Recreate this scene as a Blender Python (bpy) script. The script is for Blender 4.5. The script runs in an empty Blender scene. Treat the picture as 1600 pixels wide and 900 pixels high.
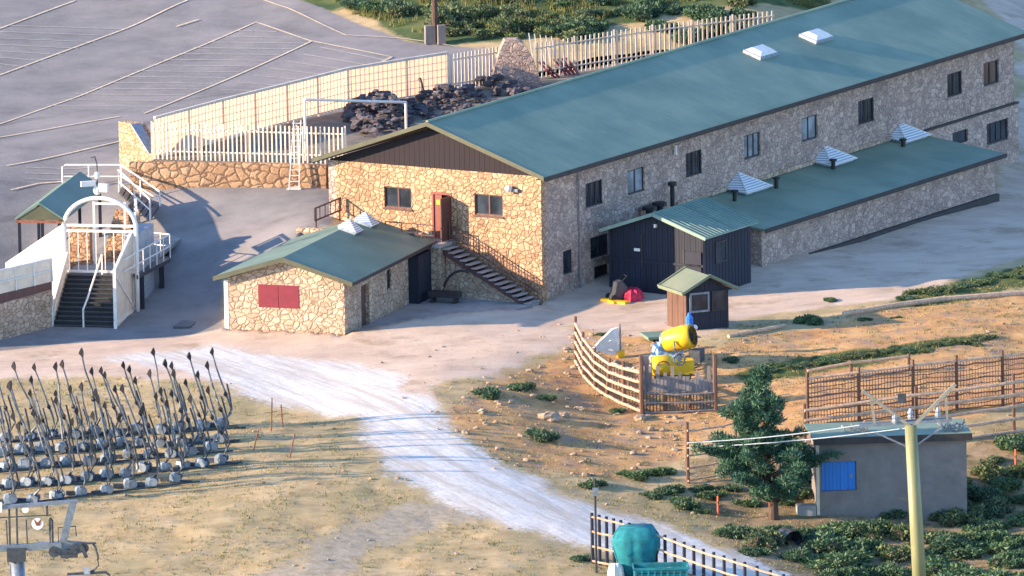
import bpy, math, random
import numpy as np
from mathutils import Vector, Matrix, noise as mnoise
R = math.radians
random.seed(7)
rng = np.random.default_rng(11)
S = bpy.context.scene
C = S.collection

# ------------------------------------------------------------ camera
FPX = 21700.0; D0 = 700.0; TH = R(10.0); RHO = 0.018
cF = Vector((0, math.cos(TH), -math.sin(TH))); _r0 = Vector((1, 0, 0)); _u0 = Vector((0, math.sin(TH), math.cos(TH)))
cR = math.cos(RHO) * _r0 - math.sin(RHO) * _u0
cU = math.cos(RHO) * _u0 + math.sin(RHO) * _r0
cP = -D0 * (cF + cR * (48 / FPX) + cU * (-22 / FPX))
cam = bpy.data.objects.new('camera', bpy.data.cameras.new('camera')); C.objects.link(cam)
m = Matrix((cR, cU, -cF)).transposed().to_4x4(); m.translation = cP
cam.matrix_world = m
cam.data.sensor_width = 36; cam.data.lens = 36 * FPX / 1600
cam.data.clip_start = 1; cam.data.clip_end = 8000
S.camera = cam

# ------------------------------------------------------------ light
SUN_EL = 16.5
SUN_H = Vector((-0.972, -0.235, 0)).normalized()
w = bpy.data.worlds.new('World'); S.world = w; w.use_nodes = True
nt = w.node_tree; bg = nt.nodes['Background']
sky = nt.nodes.new('ShaderNodeTexSky'); sky.sky_type = 'NISHITA'; sky.sun_disc = False
sky.sun_elevation = R(SUN_EL); sky.sun_rotation = math.atan2(SUN_H.x, SUN_H.y)
sky.altitude = 1800; sky.ozone_density = 3.0; sky.air_density = 1.0; sky.dust_density = 0.6
nt.links.new(sky.outputs[0], bg.inputs[0]); bg.inputs[1].default_value = 0.15
sl = bpy.data.lights.new('sun', 'SUN'); sl.energy = 4.0; sl.angle = R(0.6); sl.color = (1.0, 0.74, 0.49)
so = bpy.data.objects.new('sun', sl); C.objects.link(so)
_sd = Vector((SUN_H.x * math.cos(R(SUN_EL)), SUN_H.y * math.cos(R(SUN_EL)), math.sin(R(SUN_EL))))
so.rotation_euler = _sd.to_track_quat('Z', 'Y').to_euler(); so.location = (-60, -40, 60)
S.view_settings.view_transform = 'Standard'; S.view_settings.look = 'None'
S.view_settings.gamma = 1.0; S.view_settings.exposure = 1.72; S.view_settings.use_curve_mapping = False
S.render.engine = 'CYCLES'

# ------------------------------------------------------------ planning helpers (survey of the site)
def P(px, py, z=0.0):
    d = cF + cR * ((px - 800) / FPX) + cU * ((450 - py) / FPX)
    return cP + d * ((z - cP.z) / d.z)
def proj(p):
    v = Vector(p) - cP; k = FPX / v.dot(cF)
    return 800 + v.dot(cR) * k, 450 - v.dot(cU) * k
def zat(p, py):
    """height of a point above/below p (same x, y) that reads at image row py"""
    y0 = proj((p[0], p[1], 0))[1]; y1 = proj((p[0], p[1], 1))[1]
    return (py - y0) / (y1 - y0)

LA = R(59.3)
Lv = Vector((math.cos(LA), math.sin(LA), 0)); Gv = Vector((-math.sin(LA), math.cos(LA), 0))
class Frame:
    def __init__(s, o, az): s.o = Vector(o); s.x = Vector((math.cos(az), math.sin(az), 0)); s.y = Vector((-math.sin(az), math.cos(az), 0))
    def __call__(s, x, y, z=0.0): return s.o + s.x * x + s.y * y + Vector((0, 0, z))
ID = Frame((0, 0, 0), 0)
MF = Frame((0, 0, 0), LA)            # main building frame: x along the long side, -y out of it

# ------------------------------------------------------------ terrain
ctrl_px = [  # (px, py, z)
 (848,472,0),(900,462,0),(1000,450,0),(1175,425,0),(1350,380,-.3),(1560,325,-.5),(1590,258,-.5),(1640,250,-.6),(1700,330,-.8),
 (700,545,0),(560,540,0),(450,540,0),(350,540,0),(200,540,0),(100,530,0),(0,545,0),(-120,560,0),(1000,500,0),(1100,525,0),(1230,505,-.1),(1400,465,0),(1600,400,-.2),(1700,390,-.3),
 (250,518,.05),(300,470,.5),(335,430,1.2),(220,475,.45),(252,450,.8),(330,385,2.2),(420,340,3.1),(490,350,3.4),(505,325,3.6),(500,300,3.65),(400,290,3.7),(300,285,3.75),(235,275,3.8),(187,266,3.8),
 (280,340,2.7),(150,400,1.2),(80,430,.6),(40,400,1.0),(30,350,2.2),(60,300,3.2),(130,270,3.6),(0,290,3.5),(-80,300,3.5),(-80,420,1),
 (0,190,4.1),(120,150,4.3),(205,190,4.3),(300,150,4.5),(450,110,4.8),(600,95,5.0),(660,70,5.2),(0,60,5.2),(200,40,5.3),(400,20,5.6),(0,0,5.8),(250,0,5.9),
 (760,72,5.2),(830,60,5.4),(560,40,5.5),(500,10,5.9),(650,40,5.6),(800,30,5.8),(1000,10,6.0),(1180,20,5.8),(700,0,6.2),(900,-20,6.6),(1100,-60,7.2),(500,-60,6.9),(700,-150,9.0),(300,-60,5.9),(100,-80,5.9),(300,-200,7.0),(1100,-200,10),
 (1620,20,1.0),(1600,-20,2.0),(1600,120,0.2),(1600,190,-.3),(1560,-20,2.5),(1750,0,2),(1750,150,0),
 (300,600,-.15),(400,640,-.6),(100,620,-.2),(0,640,-.3),(0,700,-.8),(200,700,-1.0),(380,715,-1.1),(0,780,-1.5),(200,770,-1.6),(400,780,-1.7),(0,900,-2.6),(250,900,-2.9),(500,900,-3.1),
 (560,660,-.8),(660,640,-.6),(660,720,-1.5),(760,780,-2.2),(640,800,-2.3),(800,900,-3.5),(900,830,-3.0),(1000,860,-3.6),(1150,900,-4.3),
 (700,590,-.05),(800,560,-.05),(890,545,-.1),(780,620,-.6),(900,600,-.9),(800,690,-1.6),(900,680,-2.0),(1000,650,-1.9),(1120,645,-1.9),(1000,700,-2.5),(1060,560,-.5),(1110,575,-.7),(950,590,-.9),
 (1000,760,-3.0),(1100,790,-3.6),(1200,810,-4.0),(1290,800,-4.0),(1400,800,-4.2),(1600,780,-4.2),(1300,900,-5.2),(1450,900,-5.4),(1600,900,-5.4),
 (1260,540,-.4),(1260,600,-1.1),(1262,690,-2.4),(1200,650,-2.0),(1075,768,-3.2),(1400,540,-.4),(1600,490,-.2),(1450,600,-1.2),(1600,560,-.9),(1565,690,-2.6),(1400,690,-2.6),(1600,640,-2.0),
 (0,1000,-3.6),(800,1050,-5.5),(1500,1050,-7),(0,1300,-7),(800,1300,-9),(1600,1300,-10)]
cw = [(P(a, b, z).x, P(a, b, z).y, z) for a, b, z in ctrl_px]
cw += [(-300,-100,-8),(300,-100,-10),(-300,100,6),(300,100,4),(-300,300,60),(0,330,70),(300,300,60),(-700,-600,-20),(700,-600,-20),(0,-1500,-30),
       (-1500,-1500,-30),(1500,-1500,-30),(-1500,1500,200),(1500,1500,200),(0,1500,220),(-1500,0,10),(1500,0,10),(80,150,16),(60,30,0),(0,130,20)]
cw = np.array(cw)
CX, CY, CZ = cw[:, 0], cw[:, 1], cw[:, 2]
def _ker(dx, dy): return np.sqrt(dx * dx + (dy * .8) ** 2 + 1.0)
_A = _ker(CX[:, None] - CX[None], CY[:, None] - CY[None]); n_ = len(CX)
_M = np.zeros((n_ + 1, n_ + 1)); _M[:n_, :n_] = _A - np.eye(n_) * 0.15; _M[:n_, n_] = 1; _M[n_, :n_] = 1
_W = np.linalg.solve(_M, np.append(CZ, 0))
def hraw(X, Y):
    X = np.atleast_1d(np.asarray(X, float)); Y = np.atleast_1d(np.asarray(Y, float)); out = np.full(X.shape, _W[-1])
    for i in range(n_): out += _W[i] * _ker(X - CX[i], Y - CY[i])
    return out
def inpoly(X, Y, poly):
    ins = np.zeros(np.shape(X), bool); n = len(poly)
    for i in range(n):
        x0, y0 = poly[i][0], poly[i][1]; x1, y1 = poly[(i + 1) % n][0], poly[(i + 1) % n][1]
        c = ((y0 > Y) != (y1 > Y)); xi = (x1 - x0) * (Y - y0) / ((y1 - y0) + 1e-12) + x0
        ins ^= (c & (X < xi))
    return ins
def sdf(X, Y, poly):
    d = np.full(np.shape(X), 1e9); n = len(poly)
    for i in range(n):
        x0, y0 = poly[i][0], poly[i][1]; x1, y1 = poly[(i + 1) % n][0], poly[(i + 1) % n][1]
        dx, dy = x1 - x0, y1 - y0; t = np.clip(((X - x0) * dx + (Y - y0) * dy) / (dx * dx + dy * dy + 1e-12), 0, 1)
        d = np.minimum(d, np.hypot(X - x0 - t * dx, Y - y0 - t * dy))
    return np.where(inpoly(X, Y, poly), d, -d)
# small stone building footprint and the paved yard cut into the slope
SAZ = R(70.7 - 90)
_fl = P(358, 519, 0); SF = Frame((_fl.x, _fl.y, 0), SAZ)        # x right along the front, y back
SW, SL = 6.15, 11.6
sb_poly = [SF(-.1, -.1), SF(SW + .1, -.1), SF(SW + .1, SL + .3), SF(-.1, SL + .3)]
yard_poly = [SF(SW - .3, -.2), P(815, 487, 0), MF(-.3, -.2), MF(.3, .6), MF(.3, 7.4), MF(-3.3, 7.4), SF(SW - .2, SL + .2)]
main_poly = [MF(.3, .3), MF(49.6, .3), MF(49.6, 12.2), MF(.3, 12.2)]
def terr(X, Y):
    z = hraw(X, Y)
    ins = inpoly(X, Y, yard_poly) | inpoly(X, Y, sb_poly)
    z = np.where(ins, np.minimum(z, -.45), z)
    z = np.where(inpoly(X, Y, main_poly), np.minimum(z, -.6), z)
    return z
def gradaxis(lo, hi, step, far):
    a = list(np.arange(lo, hi + 1e-6, step)); s = step; x = hi
    while x < far: s *= 1.25; x += s; a.append(x)
    s = step; x = lo
    while x > -far: s *= 1.25; x -= s; a.insert(0, x)
    return np.array(a)
GX = gradaxis(-33, 33, .26, 2500); GY = gradaxis(-80, 125, .42, 2500)
XX, YY = np.meshgrid(GX, GY)
def vnoise(X, Y, sx, sy, seed, octv=3):
    out = np.zeros(X.shape); amp = 1; tot = 0
    r = np.random.default_rng(seed)
    for o in range(octv):
        tab = r.random((256, 256)); u = X / sx * 2 ** o + 91.3; v = Y / sy * 2 ** o + 17.7
        iu = np.floor(u).astype(int); iv = np.floor(v).astype(int); fu = u - iu; fv = v - iv
        fu = fu * fu * (3 - 2 * fu); fv = fv * fv * (3 - 2 * fv)
        g = lambda a, b: tab[a % 256, b % 256]
        out += amp * ((g(iu, iv) * (1 - fu) + g(iu + 1, iv) * fu) * (1 - fv) + (g(iu, iv + 1) * (1 - fu) + g(iu + 1, iv + 1) * fu) * fv)
        tot += amp; amp *= .5
    return out / tot - .5
def pp(lst):
    """polygon given as survey marks -> ground positions"""
    out = []
    for a in lst:
        z = 0.0
        for _ in range(25):
            q = P(a[0], a[1], z); z2 = float(hraw(q.x, q.y)[0]); z += (z2 - z) * .6
        q = P(a[0], a[1], z); out.append((q.x, q.y))
    return out
asph = pp([(-300,-100),(380,-60),(415,-12),(467,0),(540,27),(640,66),(770,78),(790,140),(560,250),(530,292),(520,345),(505,400),(345,428),(348,512),(270,528),(130,533),(0,548),(-300,580)])
dirt = pp([(-300,556),(0,530),(340,512),(540,505),(700,468),(830,455),(960,430),(1170,405),(1560,300),(1588,200),(1586,60),(1480,-60),(1900,-60),(1900,350),(1600,402),(1480,432),(1380,470),(1180,500),(1110,530),(900,512),(870,545),(760,590),(700,600),(690,640),(540,630),(380,600),(200,588),(-300,600)])
grav = pp([(150,563),(330,540),(470,556),(600,575),(640,600),(690,636),(705,670),(800,728),(900,778),(1060,832),(1230,895),(1330,960),(1170,965),(1010,880),(860,845),(700,790),(640,755),(580,690),(545,655),(450,636),(390,612),(300,585)])
bank = pp([(690,640),(760,596),(880,552),(900,512),(1120,545),(1230,510),(1400,478),(1700,460),(1700,600),(1600,625),(1400,690),(1260,700),(1100,665),(1060,710),(960,750),(830,735),(780,720),(710,680)])
track = pp([(400,920),(500,842),(650,785),(760,780),(840,812),(700,820),(600,856),(540,920)])
greenp = [pp([(1150,585),(1250,560),(1400,535),(1530,525),(1520,540),(1400,560),(1250,582),(1180,592)]), pp([(1380,475),(1450,458),(1600,415),(1640,410),(1640,435),(1500,468),(1400,480)])]
hillp = pp([(467,-4),(540,22),(640,64),(700,74),(760,70),(1300,30),(1400,-300),(300,-300),(380,-60)])
scrub = pp([(1080,720),(1290,700),(1300,800),(1530,690),(1700,640),(1700,1000),(1200,960),(1120,830)])
sbshade = pp([(1600,130),(1800,60),(1800,300),(1595,250)])
def sm(v, wd): return np.clip(v / wd * .5 + .5, 0, 1)
fX = XX.ravel(); fY = YY.ravel()
near = (np.abs(fX) < 60) & (fY > -120) & (fY < 190)
ZZ = terr(fX, fY)
e1 = vnoise(fX, fY, 1.6, 2.6, 3) * 2.4 + vnoise(fX, fY, 6, 9, 4) * 2.5
wt = {}
for nm, pl, wd in (('asph', asph, .5), ('dirt', dirt, 1.2), ('grav', grav, 2.0), ('bank', bank, 1.4), ('track', track, 1.4), ('hill', hillp, 1.2), ('scrub', scrub, 2.0)):
    e = e1 * (.12 if nm == 'asph' else 1.0)
    wt[nm] = sm(sdf(fX, fY, pl) + e * .8, wd)
wt['green'] = np.maximum(sm(sdf(fX, fY, greenp[0]) + e1 * .5, .8), sm(sdf(fX, fY, greenp[1]) + e1 * .5, .8))
rough = (1 - wt['asph']) * (1 - .8 * wt['dirt']) * (1 - .7 * wt['grav'])
ZZ = ZZ + np.where(near, rough * (vnoise(fX, fY, 3.5, 3.5, 8) * .28 + vnoise(fX, fY, .9, .9, 9) * .10) + (1 - wt['asph']) * vnoise(fX, fY, .7, .9, 10) * .03, 0)
# wheel ruts on the gravel path
ZG = ZZ.reshape(XX.shape)
def gz(x, y):
    i = int(np.clip(np.searchsorted(GX, x) - 1, 0, len(GX) - 2)); j = int(np.clip(np.searchsorted(GY, y) - 1, 0, len(GY) - 2))
    u = (x - GX[i]) / (GX[i + 1] - GX[i]); v = (y - GY[j]) / (GY[j + 1] - GY[j])
    return float((ZG[j, i] * (1 - u) + ZG[j, i + 1] * u) * (1 - v) + (ZG[j + 1, i] * (1 - u) + ZG[j + 1, i + 1] * u) * v)
def GP(px, py):
    """point of the ground that reads at image position px, py"""
    z = 0.0
    for _ in range(40):
        q = P(px, py, z); z += (gz(q.x, q.y) - z) * .5
    q = P(px, py, z); return Vector((q.x, q.y, gz(q.x, q.y)))

# ------------------------------------------------------------ materials
def new_mat(name):
    m = bpy.data.materials.new(name); m.use_nodes = True
    return m, m.node_tree, m.node_tree.nodes['Principled BSDF']
def N(nt, typ, **kw):
    n = nt.nodes.new(typ)
    for k, v in kw.items(): setattr(n, k, v)
    return n
def ramp(nt, stops, src=None, interp='LINEAR'):
    r = N(nt, 'ShaderNodeValToRGB'); r.color_ramp.interpolation = interp
    while len(r.color_ramp.elements) < len(stops): r.color_ramp.elements.new(.5)
    for e, (p, c) in zip(r.color_ramp.elements, stops): e.position = p; e.color = (*c, 1)
    if src is not None: nt.links.new(src, r.inputs[0])
    return r.outputs[0]
def mixc(nt, f, a, b, mode='MIX'):
    n = N(nt, 'ShaderNodeMix', data_type='RGBA', blend_type=mode)
    for s, v in ((n.inputs[0], f), (n.inputs[6], a), (n.inputs[7], b)):
        if isinstance(v, (int, float)): s.default_value = v
        elif isinstance(v, (tuple, list)): s.default_value = (*v[:3], 1)
        else: nt.links.new(v, s)
    return n.outputs[2]
def fnoise(nt, scale, detail=4, rough=.6, vec=None, out=0):
    n = N(nt, 'ShaderNodeTexNoise'); n.inputs['Scale'].default_value = scale; n.inputs['Detail'].default_value = detail; n.inputs['Roughness'].default_value = rough
    if vec is not None: nt.links.new(vec, n.inputs['Vector'])
    return n.outputs[out]
def coord(nt, kind='Object', scale=(1, 1, 1), rot=(0, 0, 0)):
    t = N(nt, 'ShaderNodeTexCoord'); mp = N(nt, 'ShaderNodeMapping'); mp.inputs['Rotation'].default_value = rot   # turn first, then stretch
    nt.links.new(t.outputs[kind], mp.inputs[0]); m2 = N(nt, 'ShaderNodeMapping'); m2.inputs['Scale'].default_value = scale
    nt.links.new(mp.outputs[0], m2.inputs[0]); return m2.outputs[0]
def bump(nt, bs, h, st=.3, dist=.05):
    b = N(nt, 'ShaderNodeBump'); b.inputs['Strength'].default_value = st; b.inputs['Distance'].default_value = dist
    nt.links.new(h, b.inputs['Height']); nt.links.new(b.outputs[0], bs.inputs['Normal'])
def plain(name, col, rough=.6, var=.25, scale=3, metal=0, bmp=.15, streak=False):
    m, nt, bs = new_mat(name); v = coord(nt, 'Object', (1, 1, .25) if streak else (1, 1, 1))
    f = fnoise(nt, scale, 5, .65, v)
    lo = tuple(c * (1 - var) for c in col); hi = tuple(min(c * (1 + var), .95) for c in col)
    c1 = ramp(nt, [(.3, lo), (.7, hi)], f)
    nt.links.new(c1, bs.inputs['Base Color']); bs.inputs['Roughness'].default_value = rough; bs.inputs['Metallic'].default_value = metal
    if bmp: bump(nt, bs, fnoise(nt, scale * 6, 4, .6, v), bmp, .02)
    return m
def stone(name, cols, mortar, scale=2.3, gap=.07, zs=1.25):
    m, nt, bs = new_mat(name); v = coord(nt, 'Object', (1, 1, zs))
    wv = N(nt, 'ShaderNodeVectorMath', operation='ADD'); nz = N(nt, 'ShaderNodeTexNoise'); nz.inputs['Scale'].default_value = 1.7; nz.inputs['Detail'].default_value = 2
    nt.links.new(v, nz.inputs['Vector']); sc = N(nt, 'ShaderNodeVectorMath', operation='SCALE'); sc.inputs['Scale'].default_value = .45
    nt.links.new(nz.outputs[1], sc.inputs[0]); nt.links.new(v, wv.inputs[0]); nt.links.new(sc.outputs[0], wv.inputs[1])
    a = N(nt, 'ShaderNodeTexVoronoi', feature='F1'); a.inputs['Scale'].default_value = scale; nt.links.new(wv.outputs[0], a.inputs['Vector'])
    e = N(nt, 'ShaderNodeTexVoronoi', feature='DISTANCE_TO_EDGE'); e.inputs['Scale'].default_value = scale; nt.links.new(wv.outputs[0], e.inputs['Vector'])
    sx = N(nt, 'ShaderNodeSeparateColor'); nt.links.new(a.outputs['Color'], sx.inputs[0])
    k = len(cols); c = ramp(nt, [((i + .0) / k, cc) for i, cc in enumerate(cols)], sx.outputs[0], 'LINEAR')
    c = mixc(nt, .35, c, ramp(nt, [(.3, tuple(q * .55 for q in cols[0])), (.7, tuple(min(q * 1.25, .9) for q in cols[-1]))], fnoise(nt, 7, 5, .7, v)))
    mk = ramp(nt, [(gap * .35, (1, 1, 1)), (gap, (0, 0, 0))], e.outputs[0])
    c = mixc(nt, mk, c, mixc(nt, fnoise(nt, 1.2, 3, .5, v), mortar, tuple(q * .5 for q in mortar)))
    c = mixc(nt, .5, c, ramp(nt, [(.32, (.55, .55, .58)), (.6, (1, 1, 1))], fnoise(nt, .45, 4, .6, v)), 'MULTIPLY')
    nt.links.new(c, bs.inputs['Base Color']); bs.inputs['Roughness'].default_value = .9
    hgt = N(nt, 'ShaderNodeMath', operation='ADD'); mh = ramp(nt, [(0, (0, 0, 0)), (gap * 2.2, (1, 1, 1))], e.outputs[0]); nt.links.new(mh, hgt.inputs[0]); nt.links.new(fnoise(nt, 12, 4, .6, v), hgt.inputs[1])
    bump(nt, bs, hgt.outputs[0], .7, .06); return m
def roofm(name, col, ang=0.0, sc=2.0, bands=.25):
    m, nt, bs = new_mat(name); v = coord(nt, 'Object', (1, 1, 1), (0, 0, ang))
    wv = N(nt, 'ShaderNodeTexWave', wave_type='BANDS', bands_direction='X', wave_profile='SAW'); wv.inputs['Scale'].default_value = bands; wv.inputs['Distortion'].default_value = .1
    nt.links.new(v, wv.inputs['Vector'])
    seam = ramp(nt, [(.0, (.70, .70, .70)), (.05, (1, 1, 1)), (.93, (1, 1, 1)), (1, (1.12, 1.12, 1.12))], wv.outputs['Fac'])
    v2 = coord(nt, 'Object', (3.2, .30, 1), (0, 0, ang))
    c = ramp(nt, [(.25, tuple(q * .78 for q in col)), (.55, col), (.8, tuple(q * 1.28 for q in col))], fnoise(nt, 1.3, 6, .7, v2))
    c = mixc(nt, .55, c, ramp(nt, [(.35, tuple(q * .6 for q in col)), (.65, (col[0] * 1.5, col[1] * 1.15, col[2] * 1.1))], fnoise(nt, .28, 4, .6, v)))
    c = mixc(nt, ramp(nt, [(.66, (0, 0, 0)), (.74, (1, 1, 1))], fnoise(nt, 2.0, 5, .7, coord(nt, 'Object', (4, .6, 1), (0, 0, ang)))), c, tuple(min(q * 1.9, .6) for q in col))
    c = mixc(nt, 1.0, c, seam, 'MULTIPLY')
    nt.links.new(c, bs.inputs['Base Color']); bs.inputs['Roughness'].default_value = .55
    bump(nt, bs, wv.outputs['Fac'], .25, .03); return m
M = {}
M['stone_warm'] = stone('granite_rubble', [(.34,.18,.10), (.60,.38,.22), (.42,.25,.15), (.70,.49,.31), (.36,.20,.12), (.64,.42,.25)], (.30,.165,.09), 3.2, .06)
M['stone_grey'] = stone('granite_rubble_north', [(.36,.25,.20), (.66,.48,.39), (.32,.24,.21), (.74,.56,.46), (.28,.20,.18), (.58,.43,.35)], (.36,.27,.23), 3.2, .05)  # same rubble as the gable, greyer: shaded-side tint put into the colour
M['stone_pale'] = stone('limestone_rubble', [(.44,.32,.23), (.62,.47,.34), (.70,.55,.41), (.48,.34,.25)], (.36,.25,.15), 2.8, .065)
M['stone_warm2'] = stone('rust_brown_rubble', [(.26,.15,.08), (.42,.26,.15), (.34,.20,.11), (.50,.33,.20)], (.22,.13,.08), 1.9, .08)
M['roof'] = roofm('green_sheet_roof', (.165, .265, .195), -LA)
M['roof_edge'] = plain('green_roof_trim', (.07, .075, .045), .5, .2, 2)
M['fascia'] = plain('dark_fascia', (.035, .03, .03), .7, .3, 2)
M['gable_panel'] = plain('brown_gable_boarding', (.014, .009, .015), .85, .2, 2, streak=True)
M['frame'] = plain('window_frame_brown', (.10, .045, .04), .6, .25, 4)
M['frame_dark'] = plain('window_frame_dark', (.035, .028, .030), .6, .25, 4)
M['red'] = plain('red_painted_steel', (.17, .012, .028), .5, .18, 3)
M['door'] = plain('red_brown_door', (.22, .06, .045), .55, .15, 3)
M['wood_dark'] = plain('dark_stained_timber', (.008, .013, .030), .7, .35, 2.5, streak=True)
M['wood_brown'] = plain('brown_timber', (.12, .062, .042), .75, .35, 4, streak=True)
M['wood_fence'] = plain('weathered_pine_rail', (.55, .37, .25), .85, .35, 5)
M['wood_grey'] = plain('weathered_grey_boards', (.22, .20, .20), .9, .4, 5, streak=True)
M['white'] = plain('white_paint', (.72, .70, .66), .45, .12, 3)
M['cream'] = plain('cream_paint', (.68, .58, .46), .5, .15, 2)
M['steel'] = plain('galvanised_steel', (.19, .23, .28), .45, .3, 4, .5)
M['steel_worn'] = plain('worn_galvanised_tube', (.11, .135, .165), .5, .45, 4, .4)
M['steel_pale'] = plain('pale_cast_aluminium', (.30, .36, .42), .5, .35, 6, .2)
M['steel_dark'] = plain('dark_steel', (.06, .07, .085), .5, .35, 5, .4)
M['black'] = plain('black_rubber', (.012, .012, .014), .6, .3, 5)
M['rust'] = plain('rusty_steel', (.19, .075, .045), .8, .45, 6)
M['yellow'] = plain('yellow_glass_fibre', (.75, .46, .02), .4, .15, 3)
M['teal'] = plain('teal_tarpaulin', (.008, .18, .22), .9, .35, 3, bmp=.4)
M['blue'] = plain('blue_painted_door', (.01, .17, .55), .5, .12, 3, streak=True)
M['orange'] = plain('orange_marker_paint', (.75, .14, .04), .6, .2, 3)
M['pole'] = plain('yellow_green_mast_paint', (.22, .225, .11), .5, .18, 2, streak=True)
M['concrete'] = plain('grey_render', (.19, .17, .16), .9, .18, 1.5, bmp=.5)
M['slab'] = plain('yard_concrete', (.30, .29, .28), .9, .22, .8, bmp=.3)
M['bark'] = plain('pine_bark', (.085, .055, .04), .95, .4, 8, streak=True, bmp=.8)
M['marking'] = plain('worn_road_paint', (.62, .52, .38), .8, .35, 5)
M['marking_faint'] = plain('faded_road_paint', (.38, .36, .35), .85, .3, 5)
M['rock'] = plain('granite_rock', (.33, .25, .18), .95, .4, 3, bmp=.8)
M['tyre'] = M['black']
M['rubble'] = plain('dark_slate_rubble', (.085, .075, .085), .9, .6, 2.5, bmp=1.0)
M['redcloth'] = plain('red_tarpaulin', (.60, .03, .08), .6, .25, 5)
M['bluecloth'] = plain('blue_plastic', (.02, .16, .60), .5, .2, 5)
M['slide'] = plain('pale_blue_cover', (.25, .42, .55), .5, .2, 3)
def glass(name, col, rough=.12):
    m, nt, bs = new_mat(name); c = ramp(nt, [(.35, tuple(q * .5 for q in col)), (.7, tuple(q * 1.5 for q in col))], fnoise(nt, 1.1, 3, .5, coord(nt)))
    nt.links.new(c, bs.inputs['Base Color']); bs.inputs['Roughness'].default_value = rough; bs.inputs['IOR'].default_value = 1.5; return m
M['glass'] = glass('dark_window_glass', (.035, .045, .06)); M['curtain'] = glass('curtained_glass', (.22, .27, .31), .3)
def skylight():
    m, nt, bs = new_mat('ribbed_translucent_plastic'); wv = N(nt, 'ShaderNodeTexWave', wave_type='BANDS', bands_direction='Z'); wv.inputs['Scale'].default_value = 3.4; wv.inputs['Distortion'].default_value = .5
    nt.links.new(coord(nt), wv.inputs['Vector']); c = ramp(nt, [(.3, (.32, .38, .42)), (.6, (.80, .82, .84))], wv.outputs['Fac'])
    nt.links.new(c, bs.inputs['Base Color']); bs.inputs['Roughness'].default_value = .3; bump(nt, bs, wv.outputs['Fac'], .5, .03); return m
M['skylight'] = skylight()
def foliage(name, c0, c1, c2):
    m, nt, bs = new_mat(name); g = N(nt, 'ShaderNodeNewGeometry'); oi = N(nt, 'ShaderNodeObjectInfo')
    r = ramp(nt, [(0, c0), (.5, c1), (1, c2)], g.outputs['Random Per Island'])
    r = mixc(nt, .6, r, ramp(nt, [(0, (.75, .8, .9)), (1, (1.3, 1.2, .8))], oi.outputs['Random']), 'MULTIPLY')
    r = mixc(nt, .7, r, ramp(nt, [(.3, (.55, .6, .7)), (.7, (1.35, 1.3, 1.1))], fnoise(nt, .9, 3, .6, coord(nt))), 'MULTIPLY')
    nt.links.new(r, bs.inputs['Base Color']); bs.inputs['Roughness'].default_value = .65
    tr = N(nt, 'ShaderNodeBsdfTranslucent'); nt.links.new(r, tr.inputs[0]); mx = N(nt, 'ShaderNodeMixShader'); mx.inputs[0].default_value = .18
    out = nt.nodes['Material Output']; nt.links.new(bs.outputs[0], mx.inputs[1]); nt.links.new(tr.outputs[0], mx.inputs[2]); nt.links.new(mx.outputs[0], out.inputs[0]); return m
M['juniper'] = foliage('juniper_needles', (.04, .10, .06), (.075, .155, .085), (.13, .20, .10))
M['broom'] = foliage('broom_twigs', (.05, .10, .05), (.10, .15, .065), (.17, .20, .09))
M['pine'] = foliage('pine_needles', (.020, .075, .072), (.040, .120, .095), (.09, .18, .105))
M['drygrass'] = foliage('dry_grass_blades', (.34, .27, .13), (.44, .35, .18), (.30, .27, .13))

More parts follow.
